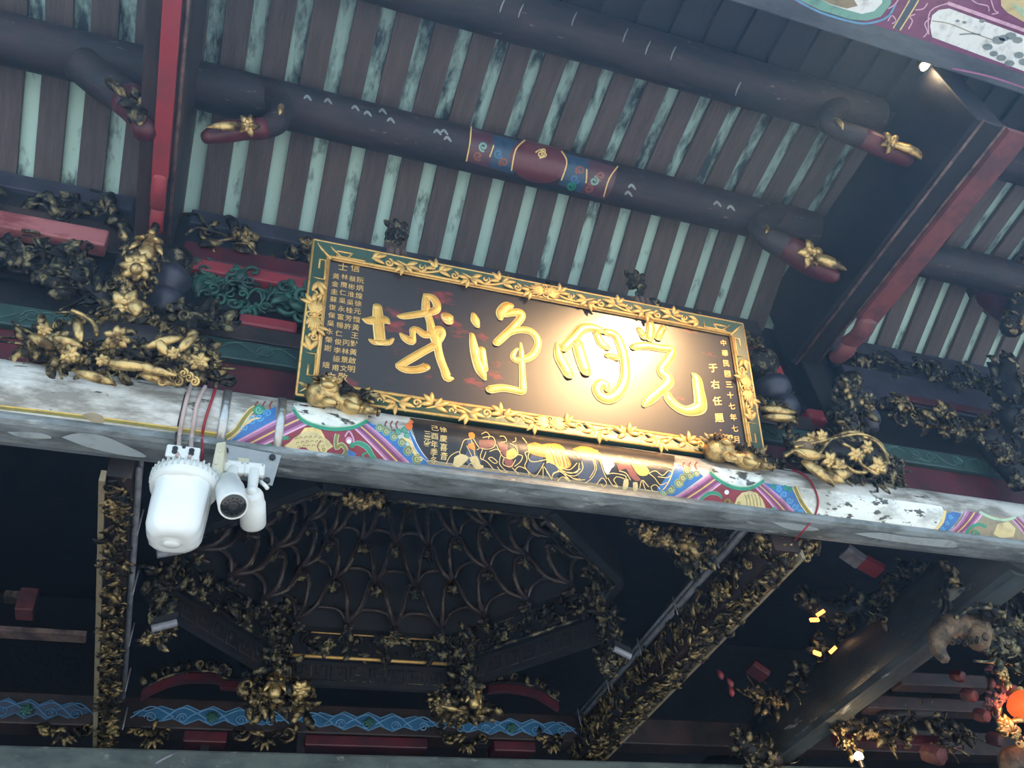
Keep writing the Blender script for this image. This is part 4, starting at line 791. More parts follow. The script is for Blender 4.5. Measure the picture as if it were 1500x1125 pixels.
q = [aty(*p, 3.462) for p in ((326, 650), (412, 667), (399, 711), (322, 696))]
b = MB(); vs = q + [p + Y * .006 for p in q]; b.add(vs, [(0, 1, 2, 3), (7, 6, 5, 4), (0, 4, 5, 1), (1, 5, 6, 2), (2, 6, 7, 3), (3, 7, 4, 0)], 0, False); b.build('plate', 'zinc', pl)
b = MB()
for p in ((399, 670), (391, 704), (330, 660)): c_ = aty(*p, 3.455); b.cyl(c_ - Y * .008, c_ + Y * .01, .016, 6)
b.build('bolt', 'blackp', pl); b = MB(); c_ = aty(356, 678, 3.45); b.obox(c_, X * .028, Y * .015, Z * .022); b.build('rubber_cap', 'beige', pl, bev=.008)
# junction box
jb = thing('junction_box', 'thin yellowed plastic junction box beside the white lamp', 'box', aty(318, 675, 3.42)); b = MB()
q0 = [aty(*p, 3.33) for p in ((317, 648), (331, 646), (325, 694), (306, 703))]
b.add([p for p in q0] + [p + Y * .13 + X * .02 for p in q0], [(0, 1, 2, 3), (7, 6, 5, 4), (0, 4, 5, 1), (1, 5, 6, 2), (2, 6, 7, 3), (3, 7, 4, 0)], 0, False); b.build('box', 'beige', jb, bev=.006); b = MB()
for p in ((316, 678), (312, 688), (322, 660)): b.cyl(aty(*p, 3.322), aty(*p, 3.334), .006, 8)
b.build('screw', 'metal', jb)
# high bay lamp
LC = aty(268, 735, 3.36); lampo = thing('bay_lamp', 'big white plastic bay lamp with ribbed collar hanging from the beam at left', 'lamp', (LC.x, 3.36, LC.z + .2))
ax = V((.035, .02, 1)).normalized(); base = V((LC.x - .015, 3.36, LC.z - .215))
fl = lambda a, h: 1 + .05 * max(-1, min(1, 3 * math.cos(4 * a + .6))) * (1 if h < .30 else 0)
cover_ = MB().lathe(base, ax, [(.0, .0), (.002, .03), (.004, .045), (.0, .06), (.008, .085), (.03, .108), (.06, .118), (.16, .122), (.28, .124), (.31, .124)], 48, 0, fl).build('cover', 'frost', lampo, label='frosted white cover with four soft flutes')
collar_ = MB().lathe(base, ax, [(.27, .130), (.275, .140), (.30, .146), (.325, .146), (.345, .138), (.35, .128), (.37, .10), (.375, .05)], 48).build('collar', 'plastic', lampo)
b = MB(); t_ = ax; u_ = t_.orthogonal().normalized(); w_ = t_.cross(u_)
for k in range(36):
    a = 2 * PI * k / 36; dr = u_ * math.cos(a) + w_ * math.sin(a); b.obox(base + t_ * .328 + dr * .140, dr * .010, t_.cross(dr) * .0035, t_ * .022)
b.build('cooling_rib', 'plastic_grey', collar_, label='grey ventilation ribs round the collar')
b = MB(); ctr = base + t_ * .40; b.obox(ctr, X * .062, Y * .03, Z * .03); b.build('neck', 'plastic', lampo, bev=.01)
hp = aty(268, 663, 3.34); b = MB(); b.obox(hp, X * .072, Y * .008, Z * .035); hp_ = b.build('hanger_plate', 'plastic', lampo, bev=.008); b = MB()
for dx in (-.035, .035):
    for dz in (-.008, .01): b.cyl(hp + V((dx, -.014, dz)), hp + V((dx, -.006, dz)), .012, 10)
b.cyl(hp + V((0, -.012, .024)), hp + V((0, -.006, .024)), .008, 8); b.build('screw', 'blackp', hp_)
b = MB(); b.ball(base + t_ * .0 - t_ * .004, .03, sc=(1.2, .8, .35), n=12); b.build('dimple', 'plastic', cover_); b = MB()
b.obox(base + t_ * .075 + V((-.105, -.045, 0)), X * .004, Y * .006, Z * .018); b.build('yellow_sticker', 'yellow', cover_, label='small yellow sticker')
b = MB()
for k in range(8):
    a = k * PI / 4; dr = u_ * math.cos(a) + w_ * math.sin(a); b.cyl(base + t_ * .295 + dr * .120, base + t_ * .295 + dr * .134, .008, 8)
b.build('clip', 'plastic_grey', collar_)
def wire(name, label, px, ys, r, mt, group=None, wrap=True):
    pts = []
    for i, p in enumerate(px):
        if len(p) == 3: pts.append(aty(p[0], p[1], p[2]))
        else:
            x, ph = atcyl(p[0], p[1], LY, LZ, LR); rr = LR + r + .003; pts.append(V((x, LY + rr * math.cos(ph), LZ + rr * math.sin(ph))))
    o = MB().tube(smoothpath([tuple(v) for v in pts], 5), r, 8).build(name, mt); tag(o, label, 'cable', group); return o
wire('strap', 'pale strap over the beam above the bay lamp, left one', [(280, 565), (275, 580), (270, 600), (266, 620), (263, 638), (262, 650, 3.40), (260, 668, 3.33)], 3.3, .010, 'cable_white')
wire('strap', 'pale strap over the beam above the bay lamp, right one', [(300, 570), (292, 585), (287, 600), (284, 620), (281, 640), (280, 652, 3.40), (278, 670, 3.33)], 3.3, .010, 'cable_white')
wire('cable', 'thin black cable beside the left pale strap', [(276, 564), (270, 585), (264, 610), (258, 636), (257, 650, 3.40)], 3.3, .005, 'blackp')
wire('cable', 'dark red cable looping over the beam between lamp straps and steel band', [(315, 572), (311, 585), (305, 602), (299, 622), (296, 642), (297, 655, 3.42), (296, 675, 3.46)], 3.3, .007, 'cable_red')
wire('cable', 'thin dark red cable hanging over the white panel at the right of the beam', [(1160, 690), (1176, 697), (1186, 706), (1194, 722), (1197, 735), (1194, 750), (1188, 762), (1178, 776, 3.5), (1164, 792, 3.62)], 3.3, .006, 'cable_red')
wire('cable', 'grey wire running down from the right gilded carving onto the beam', [(1150, 676), (1160, 684), (1172, 693), (1180, 700)], 3.3, .004, 'conduit')
def camera_body(label, bp, jp, fp, r, lens, seed):
    """bullet camera: base point, joint, front (pixel, y)"""
    B0, J, Fp = (aty(*p) for p in (bp, jp, fp)); o = thing('security_camera', label, 'camera', B0)
    b = MB(); b.obox(B0 + V((0, -.012, 0)), X * .048, Y * .018, Z * .036); bs_ = b.build('base', 'plastic', o, bev=.012)
    b = MB(); b.cyl(B0 + V((0, -.015, -.01)), J, .026, 18, 0, .022); b.ball(J, .027, n=14); b.build('swivel', 'plastic', o)
    d = (Fp - J).normalized(); L = (Fp - J).length
    b = MB(); b.lathe(J, d, [(0, .018), (.004, r * .72), (.02, r * .86), (L * .35, r * .94), (L * .36, r), (L * .97, r), (L, r * .96), (L - .004, r * .86)], 28); hs_ = b.build('housing', 'plastic', o)
    b = MB(); b.lathe(J, d, [(L - .012, r * .88), (L - .003, r * .86), (L - .001, r * .5), (L + .001, r * .3), (L - .002, r * .12)], 24); b.build('lens', 'lens', hs_, label='black round lens')
    u = d.orthogonal().normalized(); w = d.cross(u)
    if lens:
        b = MB(); b.lathe(J, d, [(L - .002, r * .35), (L + .004, r * .33), (L + .004, r * .2)], 20); b.build('lens_ring', 'blackp', hs_)
        b = MB()
        for k in range(12): a = k * PI / 6; b.ball(J + d * L + (u * math.cos(a) + w * math.sin(a)) * r * .6, .004, n=6)
        b.build('infrared_led', 'blackp', hs_)
    b = MB(); 
    for dx in (-.034, .034): b.cyl(B0 + V((dx, -.034, .02)), B0 + V((dx, -.028, .02)), .005, 8)
    b.build('screw', 'metal', bs_); return o
camera_body('white bullet camera with its black lens facing down toward the viewer', ((342, 688, 3.42)), ((334, 705, 3.36)), ((342, 742, 3.22)), .062, True, 1)
camera_body('white bullet camera pointing straight down, right of the other camera', ((372, 691, 3.42)), ((369, 720, 3.38)), ((371, 768, 3.56)), .058, False, 2)
b = MB(); b.tube(smoothpath([tuple(aty(*p)) for p in ((382, 706, 3.42), (388, 711, 3.40), (392, 716, 3.41))], 3), .010, 8); tag(b.build('cable_stub', 'plastic'), 'short white cable stub beside the right camera', 'cable')

# ------------------------------------------------------------------ eave beam at the top right, overhead
EZ = 6.6
eb = thing('painted_eave_beam', 'wide overhead beam at the upper right with bright white painted panels in pink borders', 'beam', (3.5, 1.1, EZ))
MB().box((1.2, .55, EZ), (8.5, 1.56, EZ + .5)).build('beam_body', mat('blue_grey_beam_paint', (.10, .12, .15), .5, 0, (.05, .06, .08), 3, .4, .6, (.6, 2, 2)), eb, bev=.01)
EP = {}
def ep(px, c, lv, sm=0):
    if sm: px = smoothpath(list(px) + [px[0]], sm)[:-1]
    flat(EP.setdefault(c, MB()), px, lambda u, v: atz(u, v, EZ), V((0, 0, -.0015 - .0012 * lv)))
def el_(px, w, c, lv, sm=4):
    p = smoothpath(px, sm) if sm and len(px) > 2 else px
    for i in range(len(p) - 1):
        dx, dy = p[i + 1][0] - p[i][0], p[i + 1][1] - p[i][1]; l = math.hypot(dx, dy) or 1; nx, ny = -dy / l * w, dx / l * w
        ep([(p[i][0] - nx, p[i][1] - ny), (p[i + 1][0] - nx, p[i + 1][1] - ny), (p[i + 1][0] + nx, p[i + 1][1] + ny), (p[i][0] + nx, p[i][1] + ny)], c, lv)
ep([(1060, -60), (1170, 6), (1250, 28), (1310, 45), (1500, 108), (1600, 140), (1900, 236), (1900, -60)], 'plum', 0)
ep([(1060, -60), (1155, -8), (1200, 14), (1245, 28), (1270, 30), (1290, 24), (1305, 5), (1305, -60)], 'mint', 1)
ep([(1195, -6), (1215, 6), (1240, 14), (1262, 20), (1280, 16), (1292, 4), (1292, -40), (1195, -40)], 'palewhite', 2); ep([(1195, -6), (1215, 5), (1240, 12), (1256, 8), (1245, -10), (1200, -30)], 'tan', 3)
el_([(1160, -4), (1200, 17), (1250, 32), (1275, 33), (1300, 24), (1312, 4)], 1.6, 'bluelight', 3)
ep([(1309, 40), (1333, -2), (1350, -30), (1362, -30), (1347, 0), (1320, 46)], 'slate', 1); el_([(1308, 41), (1332, 0), (1345, -25)], 1.0, 'cream', 2); el_([(1318, 44), (1344, 2), (1356, -25)], 1.0, 'goldline', 2)
ep([(1365, 22), (1375, 14), (1390, 12), (1500, 52), (1620, 95), (1620, 150), (1500, 104), (1440, 82), (1365, 54), (1362, 38)], 'palewhite', 2)
el_([(1365, 30), (1390, 34), (1420, 46), (1460, 60)], .7, 'tan', 3); el_([(1405, 50), (1420, 49), (1436, 50)], 1, 'greyline', 3)
for u, v, r in ((1446, 68, 7), (1462, 58, 9), (1470, 55, 7), (1480, 52, 8), (1490, 58, 7), (1455, 78, 6), (1466, 84, 7), (1478, 92, 7), (1492, 80, 7), (1500, 90, 8), (1402, 30, 3), (1412, 32, 3), (1438, 30, 4)): ep([(u + r * math.cos(k * PI / 4) * 1.1, v + r * math.sin(k * PI / 4) * .7) for k in range(8)], 'greyline', 4)
el_([(1388, 4), (1500, 44), (1620, 88)], 2.6, 'palepink', 3); el_([(1392, 3), (1362, 16), (1360, 50)], .9, 'palepink', 3)
ep([(1465, -20), (1466, 8), (1475, 18), (1500, 32), (1600, 66), (1600, -20)], 'cream', 2); ep([(1480, 2), (1500, 12), (1540, 20), (1500, 26)], 'palegreen', 3, 2)
for L in ([(1300, 30), (1306, 22), (1312, 30), (1306, 34)], [(1330, 42), (1336, 30), (1332, 24), (1340, 20)], [(1352, 54), (1358, 46), (1354, 34), (1362, 26)], [(1420, -4), (1430, 4), (1446, 8), (1448, 16)], [(1450, -4), (1456, 14), (1462, 18), (1452, 20)], [(1300, 12), (1310, 6), (1318, -6)], [(1340, 14), (1352, 12), (1358, 4)]): el_(L, .9, 'palepink', 4)
el_([(1395, 100), (1450, 112), (1520, 135)], 1.4, 'violet', 1)
for c, b in EP.items(): b.build('painted_panel', c, eb)
o = thing('eave_lamp', 'small glowing warm lamp below the painted overhead beam', 'lamp', atz(1355, 96, 6.9)); p = atz(1355, 96, 6.9)
MB().cyl(p, p + V((0, -.01, .05)), .042, 20).build('housing', 'blackp', o); MB().ball(p - V((0, 0, .004)), .036, sc=(.7, 1, .4), n=16).build('bulb', 'lampglow', o)
MB().tube([p + V((0, 0, .05)), p + V((0, 0, .5))], .008, 6).build('stem', 'blackp', o)

# ------------------------------------------------------------------ caisson (octagonal coffered dome) behind the beam
cz = 4.70; OC = V((1.28, 5.0, 0)); OCT = [(.70, 6.02), (1.87, 6.02), (2.70, 5.17), (2.70, 4.75), (1.95, 4.08), (.60, 4.08), (-.14, 4.75), (-.14, 5.15)]
cs_ = thing('caisson_ceiling', 'dark octagonal coffered dome of carved brackets behind the round beam', 'ceiling', (1.28, 5.0, cz))
random.seed(90)
for i in range(8):
    a, b_ = V((*OCT[i], cz)), V((*OCT[(i + 1) % 8], cz)); d = (b_ - a).normalized(); L = (b_ - a).length; inn = Z.cross(d); inn = inn if inn.dot(OC - a) > 0 else -inn; inn.z = 0; inn.normalize(); md = (a + b_) / 2
    s = MB(); s.obox(md + Z * .12 - inn * .03, d * L / 2, inn * .03, Z * .12); 
    if i < 2 or i == 7: s.obox(md - Z * .10 - inn * .05, d * L / 2, inn * .02, Z * .09)
    sd_ = s.build('octagon_side', 'dark', cs_)
    q = MB(); q.tube([a + inn * .015, b_ + inn * .015], .013, 8); q.tube([a + Z * .19 + inn * .01, b_ + Z * .19 + inn * .01], .006, 6)
    ob = q.build('gilt_edge', 'gold_flat' if i == 0 else 'gold_dull', sd_, label='gilt lower edge strip')
    c = MB(); c.carve(md + Z * .10 + inn * .01, d * L / 2 * .95, Z * .075, inn - Z * .3, int(60 * L), .085, 0, .03, 'lcfb'); c.build('carved_band', 'gold_dull', sd_)
    if 2 <= i <= 6: continue
    k = MB(); z0 = md - Z * .10 - inn * .026
    for j in range(int(L / .14)):
        for s_ in (-1, 1):
            p = z0 + d * (j * .14 - L / 2 + .09); k.tube([p + d * x * .055 * s_ + Z * y for x, y in ((-1, -.05), (1, -.05), (1, .05), (-.4, .05), (-.4, -.005), (.4, -.005))], .004, 4)
    k.build('key_fretwork', 'gold_dull' if i == 0 else 'dkbrown', sd_, label='fine key fretwork on the apron')
N = 20; per = []; tot = sum((V(OCT[i]) - V(OCT[(i + 1) % 8])).length for i in range(8))
def onoct(t, s_):
    t = (t % 1) * tot; i = 0
    while True:
        a, b_ = V(OCT[i]), V(OCT[(i + 1) % 8]); L = (b_ - a).length
        if t <= L or i == 7: p = a.lerp(b_, min(1, t / L)); return V((OC.x + (p.x - OC.x) * s_, OC.y + (p.y - OC.y) * s_, 0))
        t -= L; i += 1
dm = MB(); rings = []
for k in range(9):
    s_ = 1.02 - .085 * k; z = cz + .22 + .21 * k
    rings.append([onoct(j / 40, s_) + Z * z for j in range(40)])
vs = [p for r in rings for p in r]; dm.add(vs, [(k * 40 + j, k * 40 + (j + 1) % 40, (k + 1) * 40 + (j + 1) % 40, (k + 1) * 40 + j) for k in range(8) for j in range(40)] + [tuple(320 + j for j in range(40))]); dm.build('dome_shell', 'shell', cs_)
for k in range(5):
    for j in range(N):
        def nd(kk, jj): return onoct((jj + (.5 if kk % 2 else 0)) / N, .94 - .125 * kk) + Z * (cz + .26 + .27 * kk)
        p = nd(k, j); inn = (V((OC.x, OC.y, p.z)) - p).normalized(); b = MB()
        b.lathe(p - Z * .07, Z, [(0, .012), (.01, .03), (.03, .034), (.04, .02), (.06, .024), (.10, .017), (.12, .03), (.15, .036), (.16, .02)], 8, 0)
        b.flower(p - Z * .075 + inn * .02, inn - Z, .055, 1, 5)
        b.tube([p - Z * .06 + inn * .02, p + inn * .10 - Z * .10], [.02, .014], 6, None, 2)
        if k < 4:
            for s_ in (0, -1):
                q = nd(k + 1, j + s_ + (1 if k % 2 else 0)); mid_ = p.lerp(q, .5); e = (q - p)
                q_ = smoothpath([tuple(p), tuple(p.lerp(q, .28) + inn * .10 - Z * .04), tuple(p.lerp(q, .6) + inn * .12 + Z * .05), tuple(q)], 4)
                b.tube(q_, .019, 6, None, 0); b.tube([V(x) + inn * .018 - Z * .008 for x in q_], .0055, 4, None, 1)
        q = nd(k, j + 1); mid_ = p.lerp(q, .5); q_ = smoothpath([tuple(p), tuple(p.lerp(q, .2) + Z * .075 + inn * .03), tuple(mid_ + Z * .085 + inn * .05), tuple(p.lerp(q, .8) + Z * .075 + inn * .03), tuple(q)], 3)
        b.tube(q_, .016, 6, None, 0); b.tube([V(x) + inn * .011 - Z * .006 for x in q_], .004, 4, None, 1)
        b.build('dome_bracket', ['arm', 'gold_dull', 'arm'], cs_, label=None if False else 'curved arms meeting at a turned boss')
for px, r_, n_, lab, y_ in (([(412, 880, 14), (405, 930, 17), (402, 985, 17)], 0, 90, 'gilded hanging corner carving of the dome, left of the middle', 5.95), ([(682, 935, 12), (684, 975, 17), (682, 1010, 16)], 0, 80, 'gilded hanging corner carving of the dome, right of the middle', 5.95)):
    cluster('corner_pendant', lab, px, y_, 'gold_dull', n_, .11, 'lcfb', 101 + n_)
cluster('corner_foot_carving', 'gilded carved figures and flower at the foot of the left dome pendant', [(372, 1015, 16), (400, 1018, 20), (445, 1020, 18)], 6.1, 'gold', 90, .11, 'lcfbp', 105, extra=lambda o: MB().figure(aty(402, 1020, 5.9), Z, V((0, -1, -.3)), .22, 0).flower(aty(440, 1010, 5.95), FR, .07, 0, 7).build('gilt_figure', 'gold_bright', o))
cluster('corner_foot_carving', 'gilded carved figures at the foot of the right dome pendant', [(640, 1025, 14), (672, 1030, 20), (704, 1032, 16)], 6.1, 'gold', 80, .11, 'lcfbp', 106, extra=lambda o: MB().figure(aty(695, 1035, 5.9), Z, V((0, -1, -.3)), .2, 0).leaf(aty(640, 1033, 5.9), X, FR, .2, .02).build('gilt_figure', 'gold_bright', o))
cluster('corner_pendant', 'dark gilded pendant under the far right dome corner', [(868, 850, 8), (882, 895, 15), (890, 925, 14), (892, 965, 18)], 5.1, 'gold_dull', 90, .09, 'lcfb', 107)
cluster('corner_pendant', 'dark gilded pendant under the left dome corner beside the pale carved beam', [(240, 835, 14), (232, 870, 12), (235, 900, 10)], 5.0, 'gold_dull', 60, .09, 'lcfb', 108)
cluster('corner_foot_carving', 'small pale gilt carving beside the left pale carved beam', [(212, 930, 7), (228, 932, 10), (246, 922, 7)], 4.9, 'gold', 30, .07, 'lfb', 109)
cluster('gilt_corner_carving', 'gilded leaf carving hanging under the beam near the lower right of the plaque', [(935, 775, 10), (975, 790, 16), (1020, 800, 22), (1050, 790, 14)], 4.0, 'gold', 90, .10, 'lcfb', 110)
cluster('gilt_corner_carving', 'round sooty carving below the beam left of the right carved beam', [(992, 812, 14), (1005, 822, 16), (1018, 835, 8)], 4.1, 'gold_dull', 36, .10, 'ccb', 111)
cluster('gilt_corner_carving', 'small gilt carving peeping below the beam right of the cameras', [(505, 726, 5), (525, 731, 10), (560, 728, 6)], 4.05, 'gold', 26, .08, 'lfb', 112)
for u, v, lab in ((1018, 872, 'small grey round knob in the dark beside the right carved beam'), ):
    tag(MB().ball(aty(u, v, 4.9), .025, n=12).build('knob', 'greyline'), lab, 'knob')
# dull tube lights on the pendants
def tubelamp(a, b, y, lab):
    o = thing('tube_light', lab, 'lamp', aty(*a, y)); p, q = aty(*a, y), aty(*b, y); MB().cyl(p, q, .022, 14).build('tube', 'conduit', o); MB().obox((p + q) / 2 + Z * .035, (q - p) / 2, Y * .025, Z * .018).build('housing', 'dark', o)
tubelamp((222, 921), (259, 912), 4.8, 'unlit tube light on the left dome pendant'); tubelamp((899, 950), (924, 962), 4.9, 'unlit dark tube light on the far right dome pendant')
tubelamp((230, 812), (266, 806), 4.4, 'faint thin unlit tube light under the left end of the dome')
tag(MB().tube([aty(228, 1118, 6.6), aty(258, 1102, 6.6)], .012, 6).build('rod', 'conduit'), 'thin pale slanting rod in front of the grey beam at the bottom', 'rod')

# arched boards linking pendants to the hall beam
def archboard(px, y, lab, seed):
    o = thing('arched_board', lab, 'board', aty(*px[0], y)); q = smoothpath(px, 4); b = MB(); P_ = [aty(u, v, y) for u, v in q]
    vs = []
    for p in P_: vs += [p, p + Z * -.05, p + Z * -.05 + Y * .06, p + Y * .06]
    b.add(vs, [(i * 4 + k, i * 4 + (k + 1) % 4, i * 4 + 4 + (k + 1) % 4, i * 4 + 4 + k) for i in range(len(P_) - 1) for k in range(4)] + [(0, 3, 2, 1), tuple(len(vs) - 4 + k for k in range(4))], 0, False); b.build('board', 'dkred', o)
    g = MB(); g.tube([p + Z * .012 - Y * .01 for p in P_], .010, 6); random.seed(seed)
    for p in P_[1::2]: g.leaf(p + Z * .02, Z + X * random.uniform(-.6, .6), FR, .09, .025); g.curl(p + Z * .03, X * random.choice((-1, 1)), FR, .07, .01)
    g.build('gilt_edge', 'gold_dull', o)
archboard([(208, 1012), (235, 998), (265, 988), (300, 986), (325, 989), (326, 996), (362, 998)], 6.3, 'arched maroon board with gilt edge left of the left dome pendant', 1)
archboard([(715, 1004), (745, 1002), (780, 1008), (800, 1018), (818, 1030)], 6.3, 'arched maroon board with gilt edge right of the right dome pendant', 2)

# ------------------------------------------------------------------ far hall beams
HB = 6.8
hb = thing('blue_carved_beam', 'dark maroon hall beam with blue scroll panels in front of the grey beam at the bottom', 'beam', (1.5, HB, zel(23, HB)))
MB().box((-4, HB, zel(23.0, HB)), (12, HB + .2, zel(24.6, HB))).build('beam_body', 'dkbrown', hb, bev=.01)
for (u0, u1, v0, v1) in ((193, 421, 1054, 1058), (432, 642, 1058, 1062), (650, 842, 1062, 1066), (-60, 132, 1045, 1050)):
    a, b_ = aty(u0, v0, HB - .012), aty(u1, v1, HB - .012); L = (b_ - a).x; zc = (zel(23.15, HB) + zel(24.25, HB)) / 2; hh = (zel(24.25, HB) - zel(23.15, HB)) / 2; lit = u0 > 0  # panel at far left lies in shade; its shade is put into darker colours
    pf = []
    for s_ in (1, -1):
        row = [(t, s_ * min(1, (1.9 * (.5 - abs(t - .5)) / .5) ** .5) * (.72 + .28 * math.cos(t * 6 * 2 * PI)) * .95) for t in [i / 24 for i in range(25)]]
        pf += row if s_ == 1 else row[::-1][1:-1]
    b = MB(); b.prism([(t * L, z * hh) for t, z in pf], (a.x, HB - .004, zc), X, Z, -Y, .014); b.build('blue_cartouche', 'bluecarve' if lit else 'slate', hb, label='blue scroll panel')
    g = MB(); nn = 5
    for i in range(nn):
        t = (i + .5) / nn; sg = 1 if t < .5 else -1
        g.curl(V((a.x + L * t - .03 * sg, HB - .02, zc - hh * .4)), Z, V((0, -1, 0)), hh * 1.1, .006, 1.5, 0, sg, 5)
        g.tube(smoothpath([(a.x + L * t - .12 * sg, HB - .02, zc - hh * .5), (a.x + L * t, HB - .02, zc + hh * .65), (a.x + L * t + .12 * sg, HB - .02, zc + hh * .1), (a.x + L * t + .17 * sg, HB - .02, zc - hh * .3)], 4), .006, 5)
    g.tube([(a.x + L * t, HB - .018, zc + z * hh * .96) for t, z in pf], .004, 4)
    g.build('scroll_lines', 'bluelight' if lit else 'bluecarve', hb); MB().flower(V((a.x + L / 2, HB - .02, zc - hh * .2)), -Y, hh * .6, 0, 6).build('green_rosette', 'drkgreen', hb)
for (u0, u1, v) in ((268, 332, 1084), (446, 625, 1088), (722, 782, 1090)):
    a, b_ = aty(u0, v, HB), aty(u1, v, HB); tag(MB().box((a.x, HB - .03, zel(22.25, HB)), (b_.x, HB + .15, zel(22.85, HB))).build('maroon_strip', 'dkred', bev=.01), {268: 'short maroon strip under the blue panel at left', 446: 'long maroon strip under the middle blue panel', 722: 'short maroon strip under the blue panel at right'}[u0], 'strip')
for u, v, w_, lab in ((95, 1078, 34, 'gilt bracket carving under the hall beam left of the pale carved beam'), (222, 1082, 24, 'gilt bracket carving under the hall beam just right of the pale carved beam'), (386, 1084, 44, 'gilt bracket carving with two scrolls under the gap between left and middle blue panels'), (682, 1090, 36, 'gilt bracket carving with two scrolls under the gap between middle and right blue panels'), (806, 1090, 22, 'gilt bracket carving under the right end of the right blue panel')):
    random.seed(u); c_ = aty(u, v, HB - .03); hw = w_ * c_.y / F * 1.25; o = thing('gilt_bracket', lab, 'bracket', c_); b = MB()
    b.curl(c_ + V((-.35 * hw, 0, .05)), -Z, -Y, hw * .5, .016, 1.2, 0, 1); b.curl(c_ + V((.35 * hw, 0, .05)), -Z, -Y, hw * .5, .016, 1.2, 0, -1)
    for k in range(5): b.leaf(c_ + Z * .02, -Z + X * (k - 2) * .5, -Y, .11, .02)
    for k in range(9): b.leaf(c_ + V(((k - 4) / 4 * hw * .8, 0, .06)), V((random.uniform(-1, 1), 0, random.uniform(-1, .3))), -Y, .08, .018)
    b.build('scrolls', 'gold', o)
MB_ = MB().box((-4, 6.7, zel(19.5, 6.7)), (12, 7.0, zel(21.95, 6.7))).build('grey_hall_beam', 'greybeam', bev=.02); tag(MB_, 'wide grey-green worn beam crossing the bottom edge of the view', 'beam')
for u0, lab in ((300, 'left'), (440, 'middle')): a = aty(u0, 1095, 6.85); tag(MB().obox(a, X * .03, Y * .03, Z * .25).build('strut', 'dark'), 'dark upright strut above the grey beam, ' + lab + ' one', 'strut')
tag(MB().box((-4.5, 5.8, zel(27.7, 5.8)), (-.6, 5.9, zel(27.95, 5.8))).build('rail', 'brown_line'), 'thin faint rail in the dark at the lower left', 'rail')
tag(MB().obox(aty(40, 885, 6.5), X * .06, Y * .08, Z * .09).build('red_box', 'dusty_red', bev=.01), 'dim red-orange block in the dark at the far left', 'block')
tag(MB().obox(aty(22, 875, 6.6), X * .07, Y * .05, Z * .03).build('pale_block', 'clay', bev=.01), 'dim tan piece left of the red-orange block in the dark', 'block')

# ------------------------------------------------------------------ lower carved cross beams
zb = 1.6 + 2.75
def carved_cross(lab, left):
    random.seed(200 + left)
    if left:
        xa, xb = -.485, -.352; o = thing('carved_cross_beam', lab, 'beam', (xa, 5.3, zb)); y0, y1 = 3.72, 6.85
        MB().box((xa + .02, y0, zb + .02), (xb, y1, zb + .46)).build('beam_body', 'dkbrown', o); MB().box((xa - .005, y0, zb - .012), (xa + .022, y1, zb + .05)).build('edge_strip', 'tan', o, label='pale worn edge strip')
        c = MB(); c.carve(V(((xa + xb) / 2 + .01, (y0 + y1) / 2, zb + .01)), Y * (y1 - y0) / 2, X * .045, -Z, 420, .06, 0, .015, 'lllcfb'); c.build('carved_underside', 'gold', o, label='gilded carving along the underside')
        b = MB()
        for dz, r in ((.10, .016), (.16, .012)): b.tube([(xb + .022, y0 + .02, zb + dz), (xb + .022, y1 - .6, zb + dz)], r, 8)
        for k in range(5): b.tube([(xb + .04, y0 + .5 + k * .6, zb + .04), (xb + .045, y0 + .5 + k * .6, zb + .20)], .006, 6)
        cd_ = b.build('conduit', 'conduit'); tag(cd_, 'pair of grey conduits strapped along the side of the left carved beam', 'conduit')
    else:
        xa, xb = 3.20, 3.42; o = thing('carved_cross_beam', lab, 'beam', (xb, 5.3, zb)); y0, y1 = 3.72, 6.95
        MB().box((xa + .03, y0, zb + .02), (xb - .01, y1, zb + .40)).build('beam_body', 'dkbrown', o); MB().box((xb - .02, y0, zb - .02), (xb + .005, y1, zb + .04)).build('edge_strip', 'tan', o, label='pale worn edge strip')
        c = MB(); c.carve(V((xa + .12, (y0 + y1) / 2, zb + .01)), Y * (y1 - y0) / 2, X * .08, -Z, 420, .075, 0, .02, 'lllccfb'); c.carve(V((xa + .01, (y0 + y1) / 2, zb + .13)), Y * (y1 - y0) / 2, Z * .09, -X - Z * .4, 340, .075, 0, .02, 'lllccfb'); c.build('carved_relief', 'gold', o, label='gilded openwork carving')
        b = MB()
        for dz, r in ((.29, .022), (.34, .014)): b.tube([(xa - .005, y0 + .02, zb + dz - .02), (xa - .005, y1 - .3, zb + dz - .02)], r, 8)
        for k in range(5): b.tube([(xa - .03, y0 + .5 + k * .6, zb + .2), (xa - .035, y0 + .5 + k * .6, zb + .34)], .006, 6)
        cd_ = b.build('conduit', 'conduit'); tag(cd_, 'grey conduits running along the upper side of the right carved beam', 'conduit')
    return o
carved_cross('narrow carved beam with pale edge running inward from below the white lamp', True); carved_cross('wide carved gilded beam running inward from the right ornament of the round beam', False)
cluster('gilt_corner_carving', 'gilded carving where the right carved beam meets the round beam', [(1125, 800, 10), (1150, 802, 16), (1178, 800, 14)], 3.8, 'gold', 50, .10, 'lcfb', 113)

